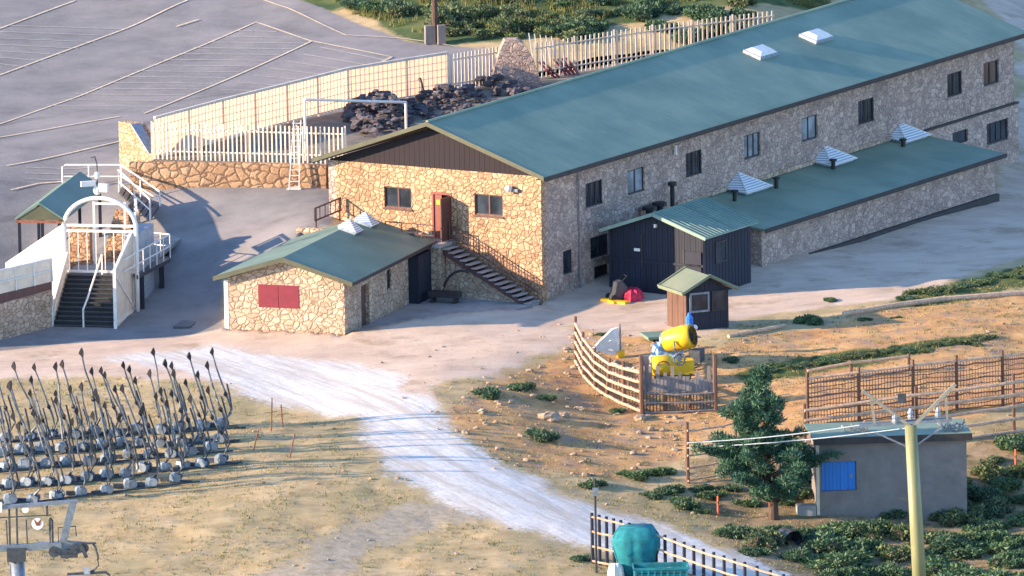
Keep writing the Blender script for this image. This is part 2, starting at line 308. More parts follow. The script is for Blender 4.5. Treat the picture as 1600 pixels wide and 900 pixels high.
def ground_mat():
    m, nt, bs = new_mat('ground_cover')
    A = N(nt, 'ShaderNodeAttribute', attribute_name='wA'); B = N(nt, 'ShaderNodeAttribute', attribute_name='wB'); D = N(nt, 'ShaderNodeAttribute', attribute_name='wC')
    sa = N(nt, 'ShaderNodeSeparateColor'); sb = N(nt, 'ShaderNodeSeparateColor'); sd = N(nt, 'ShaderNodeSeparateColor')
    nt.links.new(A.outputs['Color'], sa.inputs[0]); nt.links.new(B.outputs['Color'], sb.inputs[0]); nt.links.new(D.outputs['Color'], sd.inputs[0])
    v = coord(nt); vs = coord(nt, 'Object', (.45, .8, 1), (0, 0, R(-24)))
    nf = fnoise(nt, 3.5, 6, .75, v)
    def msk(src, amt=.9):
        a = N(nt, 'ShaderNodeMath', operation='MULTIPLY_ADD'); nt.links.new(nf, a.inputs[0]); a.inputs[1].default_value = amt
        s = N(nt, 'ShaderNodeMath', operation='SUBTRACT'); nt.links.new(src, s.inputs[0]); s.inputs[1].default_value = amt * .5
        nt.links.new(s.outputs[0], a.inputs[2]); return ramp(nt, [(.38, (0, 0, 0)), (.62, (1, 1, 1))], a.outputs[0])
    # dry mountain grass: straw, olive and earth patches
    g = ramp(nt, [(.28, (.26, .20, .11)), (.42, (.40, .30, .16)), (.54, (.50, .38, .21)), (.68, (.58, .46, .28)), (.8, (.44, .31, .21))], fnoise(nt, 1.1, 8, .78, vs))
    g = mixc(nt, ramp(nt, [(.46, (0, 0, 0)), (.62, (.8, .8, .8))], fnoise(nt, .22, 5, .65, v)), g, ramp(nt, [(.3, (.25, .215, .11)), (.7, (.42, .35, .19))], fnoise(nt, 2.4, 6, .8, vs)))
    g = mixc(nt, ramp(nt, [(.56, (0, 0, 0)), (.68, (.9, .9, .9))], fnoise(nt, .6, 6, .7, v)), g, (.30, .25, .20))
    # orange brown bank
    bk = ramp(nt, [(.28, (.28, .155, .075)), (.42, (.46, .25, .11)), (.55, (.58, .345, .15)), (.7, (.66, .44, .22)), (.82, (.42, .28, .18))], fnoise(nt, .9, 8, .78, vs))
    bk = mixc(nt, ramp(nt, [(.5, (0, 0, 0)), (.64, (1, 1, 1))], fnoise(nt, .7, 6, .75, v)), bk, (.33, .23, .17))
    c = mixc(nt, msk(sb.outputs[0]), g, bk)
    sc = ramp(nt, [(.35, (.10, .10, .05)), (.5, (.26, .20, .12)), (.65, (.38, .28, .19))], fnoise(nt, .8, 7, .75, v))
    c = mixc(nt, msk(sd.outputs[0]), c, sc)
    hl = ramp(nt, [(.35, (.035, .065, .03)), (.5, (.08, .12, .045)), (.66, (.17, .18, .07)), (.78, (.30, .26, .16))], fnoise(nt, .35, 7, .72, v))
    c = mixc(nt, msk(sd.outputs[1], .5), c, hl)
    gr = ramp(nt, [(.35, (.035, .06, .02)), (.55, (.09, .12, .035)), (.7, (.2, .19, .07))], fnoise(nt, 1.6, 6, .75, v))
    c = mixc(nt, msk(sb.outputs[1]), c, gr)
    tk = ramp(nt, [(.35, (.24, .21, .15)), (.65, (.46, .40, .31))], fnoise(nt, 2.0, 7, .8, v))
    c = mixc(nt, msk(sb.outputs[2], 2.2), c, tk)
    # beaten earth road
    di = ramp(nt, [(.30, (.44, .34, .27)), (.5, (.58, .45, .35)), (.7, (.66, .54, .43))], fnoise(nt, .55, 8, .72, vs))
    di = mixc(nt, ramp(nt, [(.52, (0, 0, 0)), (.66, (.8, .8, .8))], fnoise(nt, .3, 6, .7, v)), di, (.36, .27, .19))
    c = mixc(nt, msk(sa.outputs[2]), c, di)
    # crushed white gravel
    gv = ramp(nt, [(.32, (.50, .49, .475)), (.5, (.66, .66, .65)), (.66, (.80, .80, .79))], fnoise(nt, 2.8, 8, .85, v))
    gv = mixc(nt, ramp(nt, [(.44, (0, 0, 0)), (.60, (.85, .85, .85))], fnoise(nt, .8, 7, .75, coord(nt, 'Object', (2.2, .16, 1), (0, 0, R(-31))))), gv, (.48, .43, .37))
    c = mixc(nt, msk(sa.outputs[1]), c, gv)
    # worn asphalt
    aq = ramp(nt, [(.3, (.165, .160, .165)), (.5, (.225, .220, .222)), (.7, (.28, .268, .265))], fnoise(nt, .35, 8, .7, v))
    aq = mixc(nt, ramp(nt, [(.5, (0, 0, 0)), (.7, (.75, .75, .75))], fnoise(nt, .13, 6, .65, v)), aq, (.31, .285, .285))
    aq = mixc(nt, ramp(nt, [(.60, (0, 0, 0)), (.66, (.55, .55, .55))], fnoise(nt, .09, 7, .7, coord(nt, 'Object', (3, .5, 1), (0, 0, R(60))))), aq, (.10, .10, .11))
    c = mixc(nt, msk(sa.outputs[0], .3), c, aq)
    nt.links.new(c, bs.inputs['Base Color']); bs.inputs['Roughness'].default_value = .95; bs.inputs['Specular IOR Level'].default_value = .15
    bump(nt, bs, fnoise(nt, 6, 8, .8, v), .55, .06)
    return m
M['ground'] = ground_mat()

# ------------------------------------------------------------ mesh kit
class MB:
    def __init__(s): s.v = []; s.f = []
    def add(s, vs, fs):
        b = len(s.v); s.v += [tuple(q) for q in vs]; s.f += [tuple(i + b for i in f) for f in fs]; return s
    def box(s, F, x0, x1, y0, y1, z0, z1):
        vs = [F(x, y, z) for z in (z0, z1) for x, y in ((x0, y0), (x1, y0), (x1, y1), (x0, y1))]
        return s.add(vs, [(3, 2, 1, 0), (4, 5, 6, 7), (0, 1, 5, 4), (1, 2, 6, 5), (2, 3, 7, 6), (3, 0, 4, 7)])
    def prism(s, poly, vec):
        """polygon (3D points) pushed along vec"""
        n = len(poly); a = [Vector(p) for p in poly]; b = [p + Vector(vec) for p in a]
        return s.add(a + b, [tuple(reversed(range(n))), tuple(range(n, 2 * n))] + [(i, (i + 1) % n, n + (i + 1) % n, n + i) for i in range(n)])
    def bar(s, a, b, w, h=None, up=(0, 0, 1)):
        a = Vector(a); b = Vector(b); h = h or w; d = (b - a).normalized(); u = Vector(up)
        if abs(d.dot(u)) > .98: u = Vector((1, 0, 0))
        sd = d.cross(u).normalized(); u = sd.cross(d).normalized()
        vs = [p + sd * sx * w / 2 + u * sz * h / 2 for p in (a, b) for sx, sz in ((-1, -1), (1, -1), (1, 1), (-1, 1))]
        return s.add(vs, [(0, 1, 2, 3), (7, 6, 5, 4), (0, 4, 5, 1), (1, 5, 6, 2), (2, 6, 7, 3), (3, 7, 4, 0)])
    def tube(s, pts, r, n=8, cap=True):
        pts = [Vector(p) for p in pts]; k = len(pts); rs = r if isinstance(r, (list, tuple)) else [r] * k; vs = []; fs = []
        for i, p in enumerate(pts):
            d = (pts[min(i + 1, k - 1)] - pts[max(i - 1, 0)]).normalized(); u = Vector((0, 0, 1)) if abs(d.z) < .95 else Vector((1, 0, 0))
            a = d.cross(u).normalized(); b = a.cross(d).normalized()
            for j in range(n): t = 2 * math.pi * j / n; vs.append(p + (a * math.cos(t) + b * math.sin(t)) * rs[i])
        for i in range(k - 1):
            for j in range(n): fs.append((i * n + j, i * n + (j + 1) % n, (i + 1) * n + (j + 1) % n, (i + 1) * n + j))
        if cap: fs += [tuple(reversed(range(n))), tuple(range((k - 1) * n, k * n))]
        return s.add(vs, fs)
    def ball(s, c, rx, ry, rz, seg=10, rings=6, jit=0.0, seed=0):
        c = Vector(c); rr = random.Random(seed); vs = [c + Vector((0, 0, -rz))]; fs = []
        for i in range(1, rings):
            ph = -math.pi / 2 + math.pi * i / rings
            for j in range(seg):
                t = 2 * math.pi * j / seg; k = 1 + jit * (rr.random() - .5) * 2
                vs.append(c + Vector((math.cos(t) * math.cos(ph) * rx * k, math.sin(t) * math.cos(ph) * ry * k, math.sin(ph) * rz * k)))
        vs.append(c + Vector((0, 0, rz))); n = len(vs) - 1
        for j in range(seg): fs.append((0, 1 + (j + 1) % seg, 1 + j)); fs.append((n, n - seg + j, n - seg + (j + 1) % seg))
        for i in range(rings - 2):
            for j in range(seg): a = 1 + i * seg + j; b = 1 + i * seg + (j + 1) % seg; fs.append((a, b, b + seg, a + seg))
        return s.add(vs, fs)
    def build(s, name, mat, parent=None, smooth=False, loc=None):
        me = bpy.data.meshes.new(name); o = Vector(parent.matrix_world.translation) if parent else (Vector(loc) if loc is not None else Vector((0, 0, 0)))
        me.from_pydata([tuple(Vector(q) - o) for q in s.v], [], s.f); me.validate(); me.update()
        if isinstance(mat, (list, tuple)):
            for q in mat: me.materials.append(q)
        else: me.materials.append(mat)
        if smooth: me.polygons.foreach_set('use_smooth', [True] * len(me.polygons))
        ob = bpy.data.objects.new(name, me); C.objects.link(ob)
        if parent:
            ob.parent = parent; ob.matrix_world = Matrix.Translation(o)
            if parent.parent or parent.type == 'MESH': ob.location = (0, 0, 0)
        elif loc is not None: ob.location = o
        return ob
def tag(o, label=None, cat=None, group=None, kind=None):
    if label: o['label'] = label
    if cat: o['category'] = cat
    if group: o['group'] = group
    if kind: o['kind'] = kind
    return o
class TH_:   # an empty whose world position is known at once
    pass
def thing(name, loc, label, cat, group=None):
    o = bpy.data.objects.new(name, None); C.objects.link(o); o.location = loc; o.empty_display_size = .3
    o.matrix_world = Matrix.Translation(Vector(loc)); return tag(o, label, cat, group)
_wp = {}
def sub(mb, name, mat, parent, smooth=False, label=None):
    """part of a thing or of a part; mb is in world coordinates"""
    root = parent
    while root.parent: root = root.parent
    o = Vector(root.location)
    me = bpy.data.meshes.new(name); me.from_pydata([tuple(Vector(q) - o) for q in mb.v], [], mb.f); me.validate(); me.update()
    for q in (mat if isinstance(mat, (list, tuple)) else [mat]): me.materials.append(q)
    if smooth: me.polygons.foreach_set('use_smooth', [True] * len(me.polygons))
    ob = bpy.data.objects.new(name, me); C.objects.link(ob); ob.parent = parent
    if label: ob['label'] = label
    return ob
def single(mb, name, mat, loc, label, cat, group=None, smooth=False):
    return tag(mb.build(name, mat, None, smooth, loc), label, cat, group)
def copy_tree(o, parent=None):
    c = o.copy(); C.objects.link(c); c.parent = parent
    for ch in list(o.children): copy_tree(ch, c)
    return c
def wall(mb, F, axis, a0, a1, t0, t1, z0, z1, holes=()):
    """wall slab along frame axis 'x' or 'y' with rectangular openings (a0, a1, z0, z1)"""
    xs = sorted({a0, a1, *[h[0] for h in holes], *[h[1] for h in holes]})
    for i in range(len(xs) - 1):
        u0, u1 = xs[i], xs[i + 1]; um = (u0 + u1) / 2
        hs = sorted([(h[2], h[3]) for h in holes if h[0] < um < h[1]]); z = z0
        for h in hs + [(z1, z1)]:
            if h[0] > z + 1e-4:
                if axis == 'x': mb.box(F, u0, u1, t0, t1, z, h[0])
                else: mb.box(F, t0, t1, u0, u1, z, h[0])
            z = max(z, h[1])
    return mb

# ------------------------------------------------------------ ground objects from one grid
def build_ground():
    ny, nx = XX.shape; me_cells = {}
    Xc = (XX[:-1, :-1] + XX[1:, 1:]) / 2; Yc = (YY[:-1, :-1] + YY[1:, 1:]) / 2
    W = {k: v.reshape(ny, nx) for k, v in wt.items()}
    cen = lambda k: (W[k][:-1, :-1] + W[k][1:, 1:]) / 2
    cls = np.zeros(Xc.shape, int)
    cls[cen('hill') > .5] = 3
    cls[cen('dirt') > .5] = 1; cls[cen('grav') > .5] = 2; cls[(cen('asph') > .5)] = 4
    names = {0: 'grass_slope', 1: 'dirt_road', 2: 'gravel_path', 3: 'hillside', 4: 'parking_lot'}
    idx = np.arange(ny * nx).reshape(ny, nx)
    for c, nm in names.items():
        jj, ii = np.nonzero(cls == c)
        if len(jj) == 0: continue
        q = np.stack([idx[jj, ii], idx[jj, ii + 1], idx[jj + 1, ii + 1], idx[jj + 1, ii]], 1)
        used, inv = np.unique(q, return_inverse=True); q = inv.reshape(q.shape)
        me = bpy.data.meshes.new(nm); nv = len(used); nf = len(q)
        me.vertices.add(nv); me.vertices.foreach_set('co', np.stack([fX[used], fY[used], ZZ[used]], 1).astype(np.float32).ravel())
        me.loops.add(nf * 4); me.loops.foreach_set('vertex_index', q.astype(np.int32).ravel())
        me.polygons.add(nf); me.polygons.foreach_set('loop_start', (np.arange(nf) * 4).astype(np.int32)); me.polygons.foreach_set('loop_total', np.full(nf, 4, np.int32))
        me.polygons.foreach_set('use_smooth', np.ones(nf, bool)); me.update(); me.validate()
        for an, ks in (('wA', ('asph', 'grav', 'dirt')), ('wB', ('bank', 'green', 'track')), ('wC', ('scrub', 'hill', None))):
            at = me.color_attributes.new(an, 'FLOAT_COLOR', 'POINT')
            arr = np.ones((nv, 4), np.float32)
            for i, k in enumerate(ks): arr[:, i] = wt[k][used] if k else 0
            at.data.foreach_set('color', arr.ravel())
        me.materials.append(M['ground']); ob = bpy.data.objects.new(nm, me); C.objects.link(ob); tag(ob, kind='structure')
build_ground()
# ------------------------------------------------------------ buildings
def window(F, axis, a0, a1, t, z0, z1, parent, out=-1, fm='frame_dark', gm='glass', bars=2, dep=.22, guard=False, sill=True):
    """window set in an opening; t = outer face coordinate, out = outward sign along the other axis"""
    def bx(mb, u0, u1, w0, w1, q0, q1):
        w0, w1 = min(w0, w1), max(w0, w1)
        if axis == 'x': mb.box(F, u0, u1, w0, w1, q0, q1)
        else: mb.box(F, w0, w1, u0, u1, q0, q1)
    fr = MB(); k = .07; i0, i1 = t - out * .08, t - out * .17
    bx(fr, a0, a0 + k, i0, i1, z0, z1); bx(fr, a1 - k, a1, i0, i1, z0, z1); bx(fr, a0 + k, a1 - k, i0, i1, z0, z0 + k); bx(fr, a0 + k, a1 - k, i0, i1, z1 - k, z1)
    for b in range(1, bars): u = a0 + (a1 - a0) * b / bars; bx(fr, u - .045, u + .045, i0, i1, z0 + k, z1 - k)
    w = sub(fr, 'window', M[fm], parent)
    g = MB(); bx(g, a0 + k, a1 - k, t - out * .12, t - out * .14, z0 + k, z1 - k); sub(g, 'pane', M[gm], w)
    if sill: s = MB(); bx(s, a0 - .06, a1 + .06, t + out * .07, t - out * .08, z0 - .09, z0 - .004); sub(s, 'sill', M['stone_grey'] if fm == 'frame_dark' else M[fm], w)
    if guard:
        gd = MB(); n = 7
        for j in range(n): u = a0 + .05 + (a1 - a0 - .1) * j / (n - 1); bx(gd, u - .012, u + .012, t - out * .02, t - out * .045, z0, z1)
        sub(gd, 'window_guard', M['steel_dark'], w)
    return w

# --- main lodge
ML, MW, MH, MR = 49.9, 12.5, 6.4, 8.72
lodge = thing('lodge', MF(0, 0, 0), 'long two storey stone lodge with a green sheet roof and dark boarded gable', 'building')
LW = [(4.45, 6.15), (8.72, 10.42), (14.65, 16.3), (20.7, 22.4), (26.75, 28.45), (32.8, 34.5), (42.5, 44.1), (46.5, 48.2)]
low = [(2.1, 3.05, 1.05, 2.25), (4.85, 6.7, 1.4, 2.5), (5.2, 6.9, -.1, .95)]
top = [(a, b, 4.1, 5.35) for a, b in LW]
mb = wall(MB(), MF, 'x', 0, ML, 0, .45, -1.2, MH, low + top + [(46.5, 48.9, .95, 2.1), (42.7, 44.4, 1.5, 2.2)])
mb2 = wall(MB(), MF, 'x', 39.7, ML + .12, -.16, -.004, -1.2, 2.7, [(46.5, 48.9, .95, 2.1), (42.7, 44.4, 1.5, 2.2)])
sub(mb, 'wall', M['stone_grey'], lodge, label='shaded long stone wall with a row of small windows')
pl = sub(mb2, 'plinth', M['stone_grey'], lodge)
sc_ = MB().box(MF, 39.7, ML + .14, -.22, -.004, 2.704, 2.80); sub(sc_, 'string_course', M['fascia'], lodge)
mb = wall(MB(), MF, 'y', .451, MW - .451, 0, .45, -.6, MH, [(7.62, 9.22, 4.2, 5.28), (2.24, 3.9, 4.2, 5.28), (5.25, 6.4, 2.85, 5.2)])
mb.box(MF, 0, .45, 0, .001, 0, 1) if False else None
sub(mb, 'wall', M['stone_warm'], lodge, label='sunlit gable wall of ochre rubble stone')
q = MB().box(MF, -.004, .44, -.004, .449, -.6, MH); sub(q, 'wall_quoin', M['stone_warm'], lodge)
sub(MB().box(MF, 0, ML, MW - .449, MW, -.6, MH), 'wall', M['stone_grey'], lodge)
sub(MB().box(MF, ML - .45, ML, .451, MW - .451, -1.2, MH), 'wall', M['stone_grey'], lodge)
# gable boarding with plank grooves
gp = MB(); n = 42
for i in range(n):
    y0 = .05 + (MW - .1) * i / n; y1 = .05 + (MW - .1) * (i + 1) / n - .012
    zt = lambda y: MH + .02 + (MR - .25 - MH) * (1 - abs(y - MW / 2) / (MW / 2))
    gp.prism([MF(.06, y0, MH + .004), MF(.06, y1, MH + .004), MF(.06, y1, zt(y1)), MF(.06, y0, zt(y0))], Lv * .1)
sub(gp, 'gable_boarding', M['gable_panel'], lodge)
sub(MB().prism([MF(.2, .02, MH + .004), MF(.2, MW - .02, MH + .004), MF(.2, MW / 2, MR - .28)], Lv * .1), 'gable_backing', M['fascia'], lodge)
sub(MB().prism([MF(ML - .3, .02, MH + .004), MF(ML - .3, MW - .02, MH + .004), MF(ML - .3, MW / 2, MR - .28)], Lv * .2), 'gable_backing', M['gable_panel'], lodge)
OV = .58; x0, x1 = -.62, ML + .55; sl_ = (MR - 6.5) / (MW / 2 + OV) if False else (8.85 - 6.52) / (MW / 2 + OV)
zr = 8.85; ze = 6.52; th = .14
def slab(F, x0, x1, ya, za, yb, zb, t):
    return [F(x0, ya, za), F(x0, yb, zb), F(x0, yb, zb - t), F(x0, ya, za - t)]
rf = sub(MB().prism(slab(MF, x0, x1, -OV, ze, MW / 2, zr, th), Lv * (x1 - x0)), 'roof', M['roof'], lodge, label='long green roof slope facing the track')
sub(MB().prism(slab(MF, x0, x1, MW + OV, ze, MW / 2 + .002, zr, th), Lv * (x1 - x0)), 'roof', M['roof'], lodge)
# sheet laps that break the roof up
lp = MB()
for i in range(1, 34):
    xx = x0 + (x1 - x0) * i / 34
    lp.bar(MF(xx, -OV + .02, ze + .002), MF(xx, MW / 2 - .05, zr + .002), .03, .012, up=Lv)

tr = MB()
for ya, yb in ((-OV, MW / 2), (MW + OV, MW / 2)):
    tr.prism([MF(x0 - .05, ya, ze + .03), MF(x0 - .05, yb, zr + .03), MF(x0 - .05, yb, zr - .20), MF(x0 - .05, ya, ze - .20)], Lv * .048)
sub(tr, 'barge_board', M['roof_edge'], lodge)
fs = MB().box(MF, x0, x1, -OV - .06, -OV - .004, ze - .24, ze - .02); fs.box(MF, x0, x1, MW + OV + .004, MW + OV + .06, ze - .24, ze - .02); sub(fs, 'fascia_board', M['fascia'], lodge)
sf = MB().box(MF, x0 + .1, x1, -OV + .02, -.02, ze - .2, ze - .17); sub(sf, 'soffit', M['fascia'], lodge)
sub(MB().tube([MF(x0 + .02, MW / 2, zr + .02), MF(x1, MW / 2, zr + .02)], .09, 6), 'ridge_cap', M['roof'], lodge)
for i, (a, b) in enumerate(LW): window(MF, 'x', a, b, 0, 4.1, 5.35, lodge, gm='curtain' if i in (1, 3, 4) else 'glass', bars=3 if i in (0, 3) else 2, guard=i in (0, 2, 5, 6))
window(MF, 'x', 2.1, 3.05, 0, 1.05, 2.25, lodge, bars=1); window(MF, 'x', 4.85, 6.7, 0, 1.4, 2.5, lodge)
window(MF, 'x', 46.5, 48.9, -.16, .95, 2.1, lodge, bars=4); window(MF, 'x', 42.7, 44.4, -.16, 1.5, 2.2, lodge, bars=1, sill=False)
sub(MB().box(MF, 5.2, 6.9, .25, .3, -.3, .95), 'cellar_opening', M['fascia'], lodge)
window(MF, 'y', 7.62, 9.22, 0, 4.2, 5.28, lodge, fm='frame', bars=2); window(MF, 'y', 2.24, 3.9, 0, 4.2, 5.28, lodge, fm='frame', bars=2)
# entrance door, one leaf standing open
dz = 2.85
fr = MB().box(MF, -.03, .2, 5.25, 5.35, dz, 5.2).box(MF, -.03, .2, 6.3, 6.4, dz, 5.2).box(MF, -.03, .2, 5.35, 6.3, 5.08, 5.2)
d = sub(fr, 'door', M['door'], lodge)
lf = MB().box(MF, .03, .10, 5.85, 6.29, dz, 5.07); sub(lf, 'door_leaf', M['door'], d)
lf2 = MB().box(MF, -1.0, -.05, 5.27, 5.33, dz, 5.05); sub(lf2, 'door_leaf', M['frame'], d, label='outer leaf standing open')
sub(MB().box(MF, .3, .34, 5.3, 5.9, dz, 5.1), 'door_recess', M['fascia'], d)
sub(MB().box(MF, .012, .028, 5.95, 6.15, 4.55, 4.8), 'notice', M['yellow'], d)
l = sub(MB().box(MF, -.18, 0, 1.25, 1.6, 5.55, 5.7), 'light_bracket', M['steel'], lodge)
sub(MB().ball(MF(-.25, 1.75, 5.72), .19, .19, .19, 12, 8), 'outdoor_lamp', M['white'], lodge, smooth=True)
sub(MB().tube([MF(3.62, -.09, 0), MF(3.62, -.09, 6.2)], .04, 6), 'drainpipe', M['steel'], lodge)
sub(MB().tube([MF(13.4, -.14, 5.5), MF(13.4, -.14, 6.0)], .09, 6), 'wall_lamp', M['white'], lodge)
for i, (px, py) in enumerate(((1188, 84), (1275, 59))):
    s_ = MF  # dome lights on the roof
    d = cF + cR * ((px - 800) / FPX) + cU * ((450 - py) / FPX); nrm = Vector(MF(0, 0, 0)); 
    # meet the roof plane
    pn = (-Gv * (zr - ze) + Vector((0, 0, 1)) * (MW / 2 + OV)).normalized(); pt = MF(0, -OV, ze); t = (pt - cP).dot(pn) / d.dot(pn); h = cP + d * t
    fx = Frame(h, LA); du = Gv * (MW / 2 + OV) + Vector((0, 0, zr - ze)); du.normalize()
    dm = MB(); L2, W2 = .95, .55
    base = [h - Lv * L2 - du * W2, h + Lv * L2 - du * W2, h + Lv * L2 + du * W2, h - Lv * L2 + du * W2]
    dm.prism(base, pn * .16); r1 = sub(dm, 'rooflight', M['steel_pale'], rf)
    dd = MB(); topv = [h + pn * .17 - Lv * .9 - du * .5, h + pn * .17 + Lv * .9 - du * .5, h + pn * .17 + Lv * .9 + du * .5, h + pn * .17 - Lv * .9 + du * .5]; ins = [h + pn * .34 + (v_ - h - pn * .17) * .6 for v_ in topv]
    dd.add(topv + ins, [(0, 1, 5, 4), (1, 2, 6, 5), (2, 3, 7, 6), (3, 0, 4, 7), (4, 5, 6, 7)]); sub(dd, 'rooflight_dome', M['white'], rf)

# --- low annexe along the lodge
ax0, ax1, ay = 13.6, 38.5, -5.0
annex = thing('annexe', MF(ax0, ay, 0), 'low stone annexe with a lean-to green roof and three pyramid skylights', 'building')
sub(wall(MB(), MF, 'x', ax0, ax1, ay, ay + .35, -1.2, 1.93), 'wall', M['stone_grey'], annex)
sub(MB().prism([MF(ax0, ay + .351, -.5), MF(ax0, -.03, -.5), MF(ax0, -.03, 2.58), MF(ax0, ay + .351, 1.93)], Lv * .35), 'wall', M['stone_grey'], annex)
sub(MB().prism([MF(ax1 - .35, ay + .351, -1.2), MF(ax1 - .35, -.17, -1.2), MF(ax1 - .35, -.17, 2.58), MF(ax1 - .35, ay + .351, 1.93)], Lv * .35), 'wall', M['stone_grey'], annex)
az0, az1, ye = 2.02, 2.76, ay - .42
arf = sub(MB().prism(slab(MF, ax0 - .35, ax1 + .5, ye, az0, -.02, az1, .1), Lv * (ax1 - ax0 + .85)), 'roof', M['roof'], annex)
lp = MB()
for i in range(1, 17): xx = ax0 + (ax1 - ax0) * i / 17; lp.bar(MF(xx, ye + .02, az0 + .01), MF(xx, -.1, az1 + .01), .03, .025, up=Lv)

sub(MB().box(MF, ax0 - .35, ax1 + .5, ye - .05, ye - .004, az0 - .2, az0 + .02), 'fascia_board', M['fascia'], annex)
sub(MB().box(MF, ax0, ax1, ay - .25, ay - .003, -.75, -.05), 'drain_channel', M['fascia'], annex)
sub(MB().box(MF, ax0 - .3, 39.6, -.06, -.01, 2.75, 3.05) if False else MB().bar(MF(ax0, -.06, 2.9), MF(39.5, -.06, 2.9), .1, .22), 'flashing', M['stone_pale'], annex)
def roof_hit(px, py):
    pn = (-Gv * (az1 - az0) + Vector((0, 0, 1)) * (-.02 - ye)).normalized(); pt = MF(0, ye, az0); d = cF + cR * ((px - 800) / FPX) + cU * ((450 - py) / FPX)
    return cP + d * ((pt - cP).dot(pn) / d.dot(pn))
for (px, py) in ((1154, 293), (1287, 250), (1403, 213)):
    h = roof_hit(px, py); s = 1.18
    b = [h + Lv * s * sx + Gv * s * sy * .95 for sx, sy in ((-1, -1), (1, -1), (1, 1), (-1, 1))]
    for v_ in b:
        y_ = v_.dot(Gv); v_.z = az0 + (y_ - ye) / (-.02 - ye) * (az1 - az0)
    ap = h + Vector((0, 0, .80)); kb = MB(); kb.add([v_ + Vector((0, 0, .004)) for v_ in b] + [v_ + Vector((0, 0, .16)) for v_ in b], [(0, 1, 5, 4), (1, 2, 6, 5), (2, 3, 7, 6), (3, 0, 4, 7), (4, 5, 6, 7)])
    sk = sub(kb, 'skylight', M['steel_pale'], annex)
    b2 = [h + (v_ - h) * 1.12 + Vector((0, 0, .17)) for v_ in b]; pk = MB().add(b2 + [ap], [(0, 1, 4), (1, 2, 4), (2, 3, 4), (3, 0, 4), (3, 2, 1, 0)]); sub(pk, 'skylight_pyramid', M['skylight'], sk)
    rb = MB()
    for v_ in b2: rb.bar(v_, ap, .06, .05)
    for i in range(4): rb.bar(b2[i], b2[(i + 1) % 4], .07, .05)
    sub(rb, 'skylight_rib', M['white'], sk)
for px, py, hh in ((1148, 314, .45), (1213, 294, .45), (1302, 264, .4), (1411, 229, .3)):
    h = roof_hit(px, py); sub(MB().tube([h, h + Vector((0, 0, hh))], .11, 8).tube([h + Vector((0, 0, hh)), h + Vector((0, 0, hh + .03)), h + Vector((0, 0, hh + .12))], [.11, .2, .2], 8), 'roof_vent', M['black'], annex)

# --- stovepipes between annexe and lodge
f0 = MF(12.0, -.45, 0)
def flue(px, zt, r, lab):
    x = (px - 848) / 15.85; b = MF(x, -.5, -.05)
    t = thing('stovepipe', b, lab, 'chimney', 'black stovepipes behind the dark shed')
    sub(MB().tube([b, b + Vector((0, 0, zt))], r, 10), 'pipe', M['black'], t); sub(MB().tube([b + Vector((0, 0, zt)), b + Vector((0, 0, zt + .05)), b + Vector((0, 0, zt + .22))], [r, r * 2.0, r * 1.9], 10), 'cowl', M['black'], t)
flue(1044, 4.1, .12, 'tallest black stovepipe rising behind the dark shed roof')
flue(1023, 3.25, .2, 'short stout black stovepipe, middle one of three behind the dark shed')
flue(1007, 3.2, .2, 'short black stovepipe nearest the lodge corner, leftmost of three behind the dark shed')

# --- dark timber shed
sx0, sx1, sy0, sy1 = 4.85, 9.55, -6.65, -1.15
shed = thing('timber_shed', MF(sx0, sy0, 0), 'dark blue-black timber shed with a ribbed green roof, built against the stone lodge', 'shed')
def boards(mb, F, axis, a0, a1, t, dirn, z0, zf, wd=.16, th=.03):
    n = max(1, int((a1 - a0) / wd)); w_ = (a1 - a0) / n
    for i in range(n):
        u0 = a0 + i * w_; u1 = u0 + w_ - .012; t2 = t + dirn * (th if i % 2 else th * .6); lo, hi = min(t, t2), max(t, t2)
        if axis == 'y': mb.prism([F(lo, u0, z0), F(lo, u1, z0), F(lo, u1, zf(u1)), F(lo, u0, zf(u0))], F.x * (hi - lo))
        else: mb.prism([F(u0, lo, z0), F(u1, lo, z0), F(u1, lo, zf(u1)), F(u0, lo, zf(u0))], F.y * (hi - lo))
    return mb
sm_ = (sy0 + sy1) / 2; szf = lambda y: 3.12 + .92 * (1 - abs(y - sm_) / ((sy1 - sy0) / 2))
body = MB().prism([MF(sx0, sy0, -.2), MF(sx0, sy1, -.2), MF(sx0, sy1, 3.1), MF(sx0, sm_, 4.0), MF(sx0, sy0, 3.1)], Lv * (sx1 - sx0))
wl = sub(body, 'wall', M['wood_dark'], shed)
sub(boards(MB(), MF, 'y', sy0, sy1, sx0, -1, -.15, lambda y: szf(y) - .08), 'boarding', M['wood_dark'], wl)
sub(boards(MB(), MF, 'x', sx0, sx1, sy0, -1, -.15, lambda y: 3.06), 'boarding', M['wood_dark'], wl)
cb = MB()
for y in (sy0, sy1): cb.bar(MF(sx0 - .05, y, -.1), MF(sx0 - .05, y, 3.08), .1)
cb.bar(MF(sx0 - .06, sy0, 1.55), MF(sx0 - .06, sy1, 1.55), .06, .12); sub(cb, 'corner_post', M['wood_dark'], shed)
def shedroof(F, x0, x1, ym, hw, ze, zr, mat, parent, along, t=.06, rib=None):
    a = sub(MB().prism(slab(F, x0, x1, ym - hw, ze, ym - .001, zr, t), along * (x1 - x0)), 'roof', mat, parent); b = sub(MB().prism(slab(F, x0, x1, ym + hw, ze, ym + .001, zr, t), along * (x1 - x0)), 'roof', mat, parent)
    if rib:
        for side, pr in ((-1, a), (1, b)):
            r_ = MB(); n = int((x1 - x0) / rib)
            for i in range(n + 1): x = x0 + (x1 - x0) * i / n; r_.bar(F(x, ym + side * (hw - .01), ze + .02), F(x, ym + side * .02, zr + .02), .07, .05, up=along)
            sub(r_, 'roof_rib', mat, pr)
    return a
M['roof_light'] = roofm('pale_green_ribbed_roof', (.20, .32, .27), -LA)
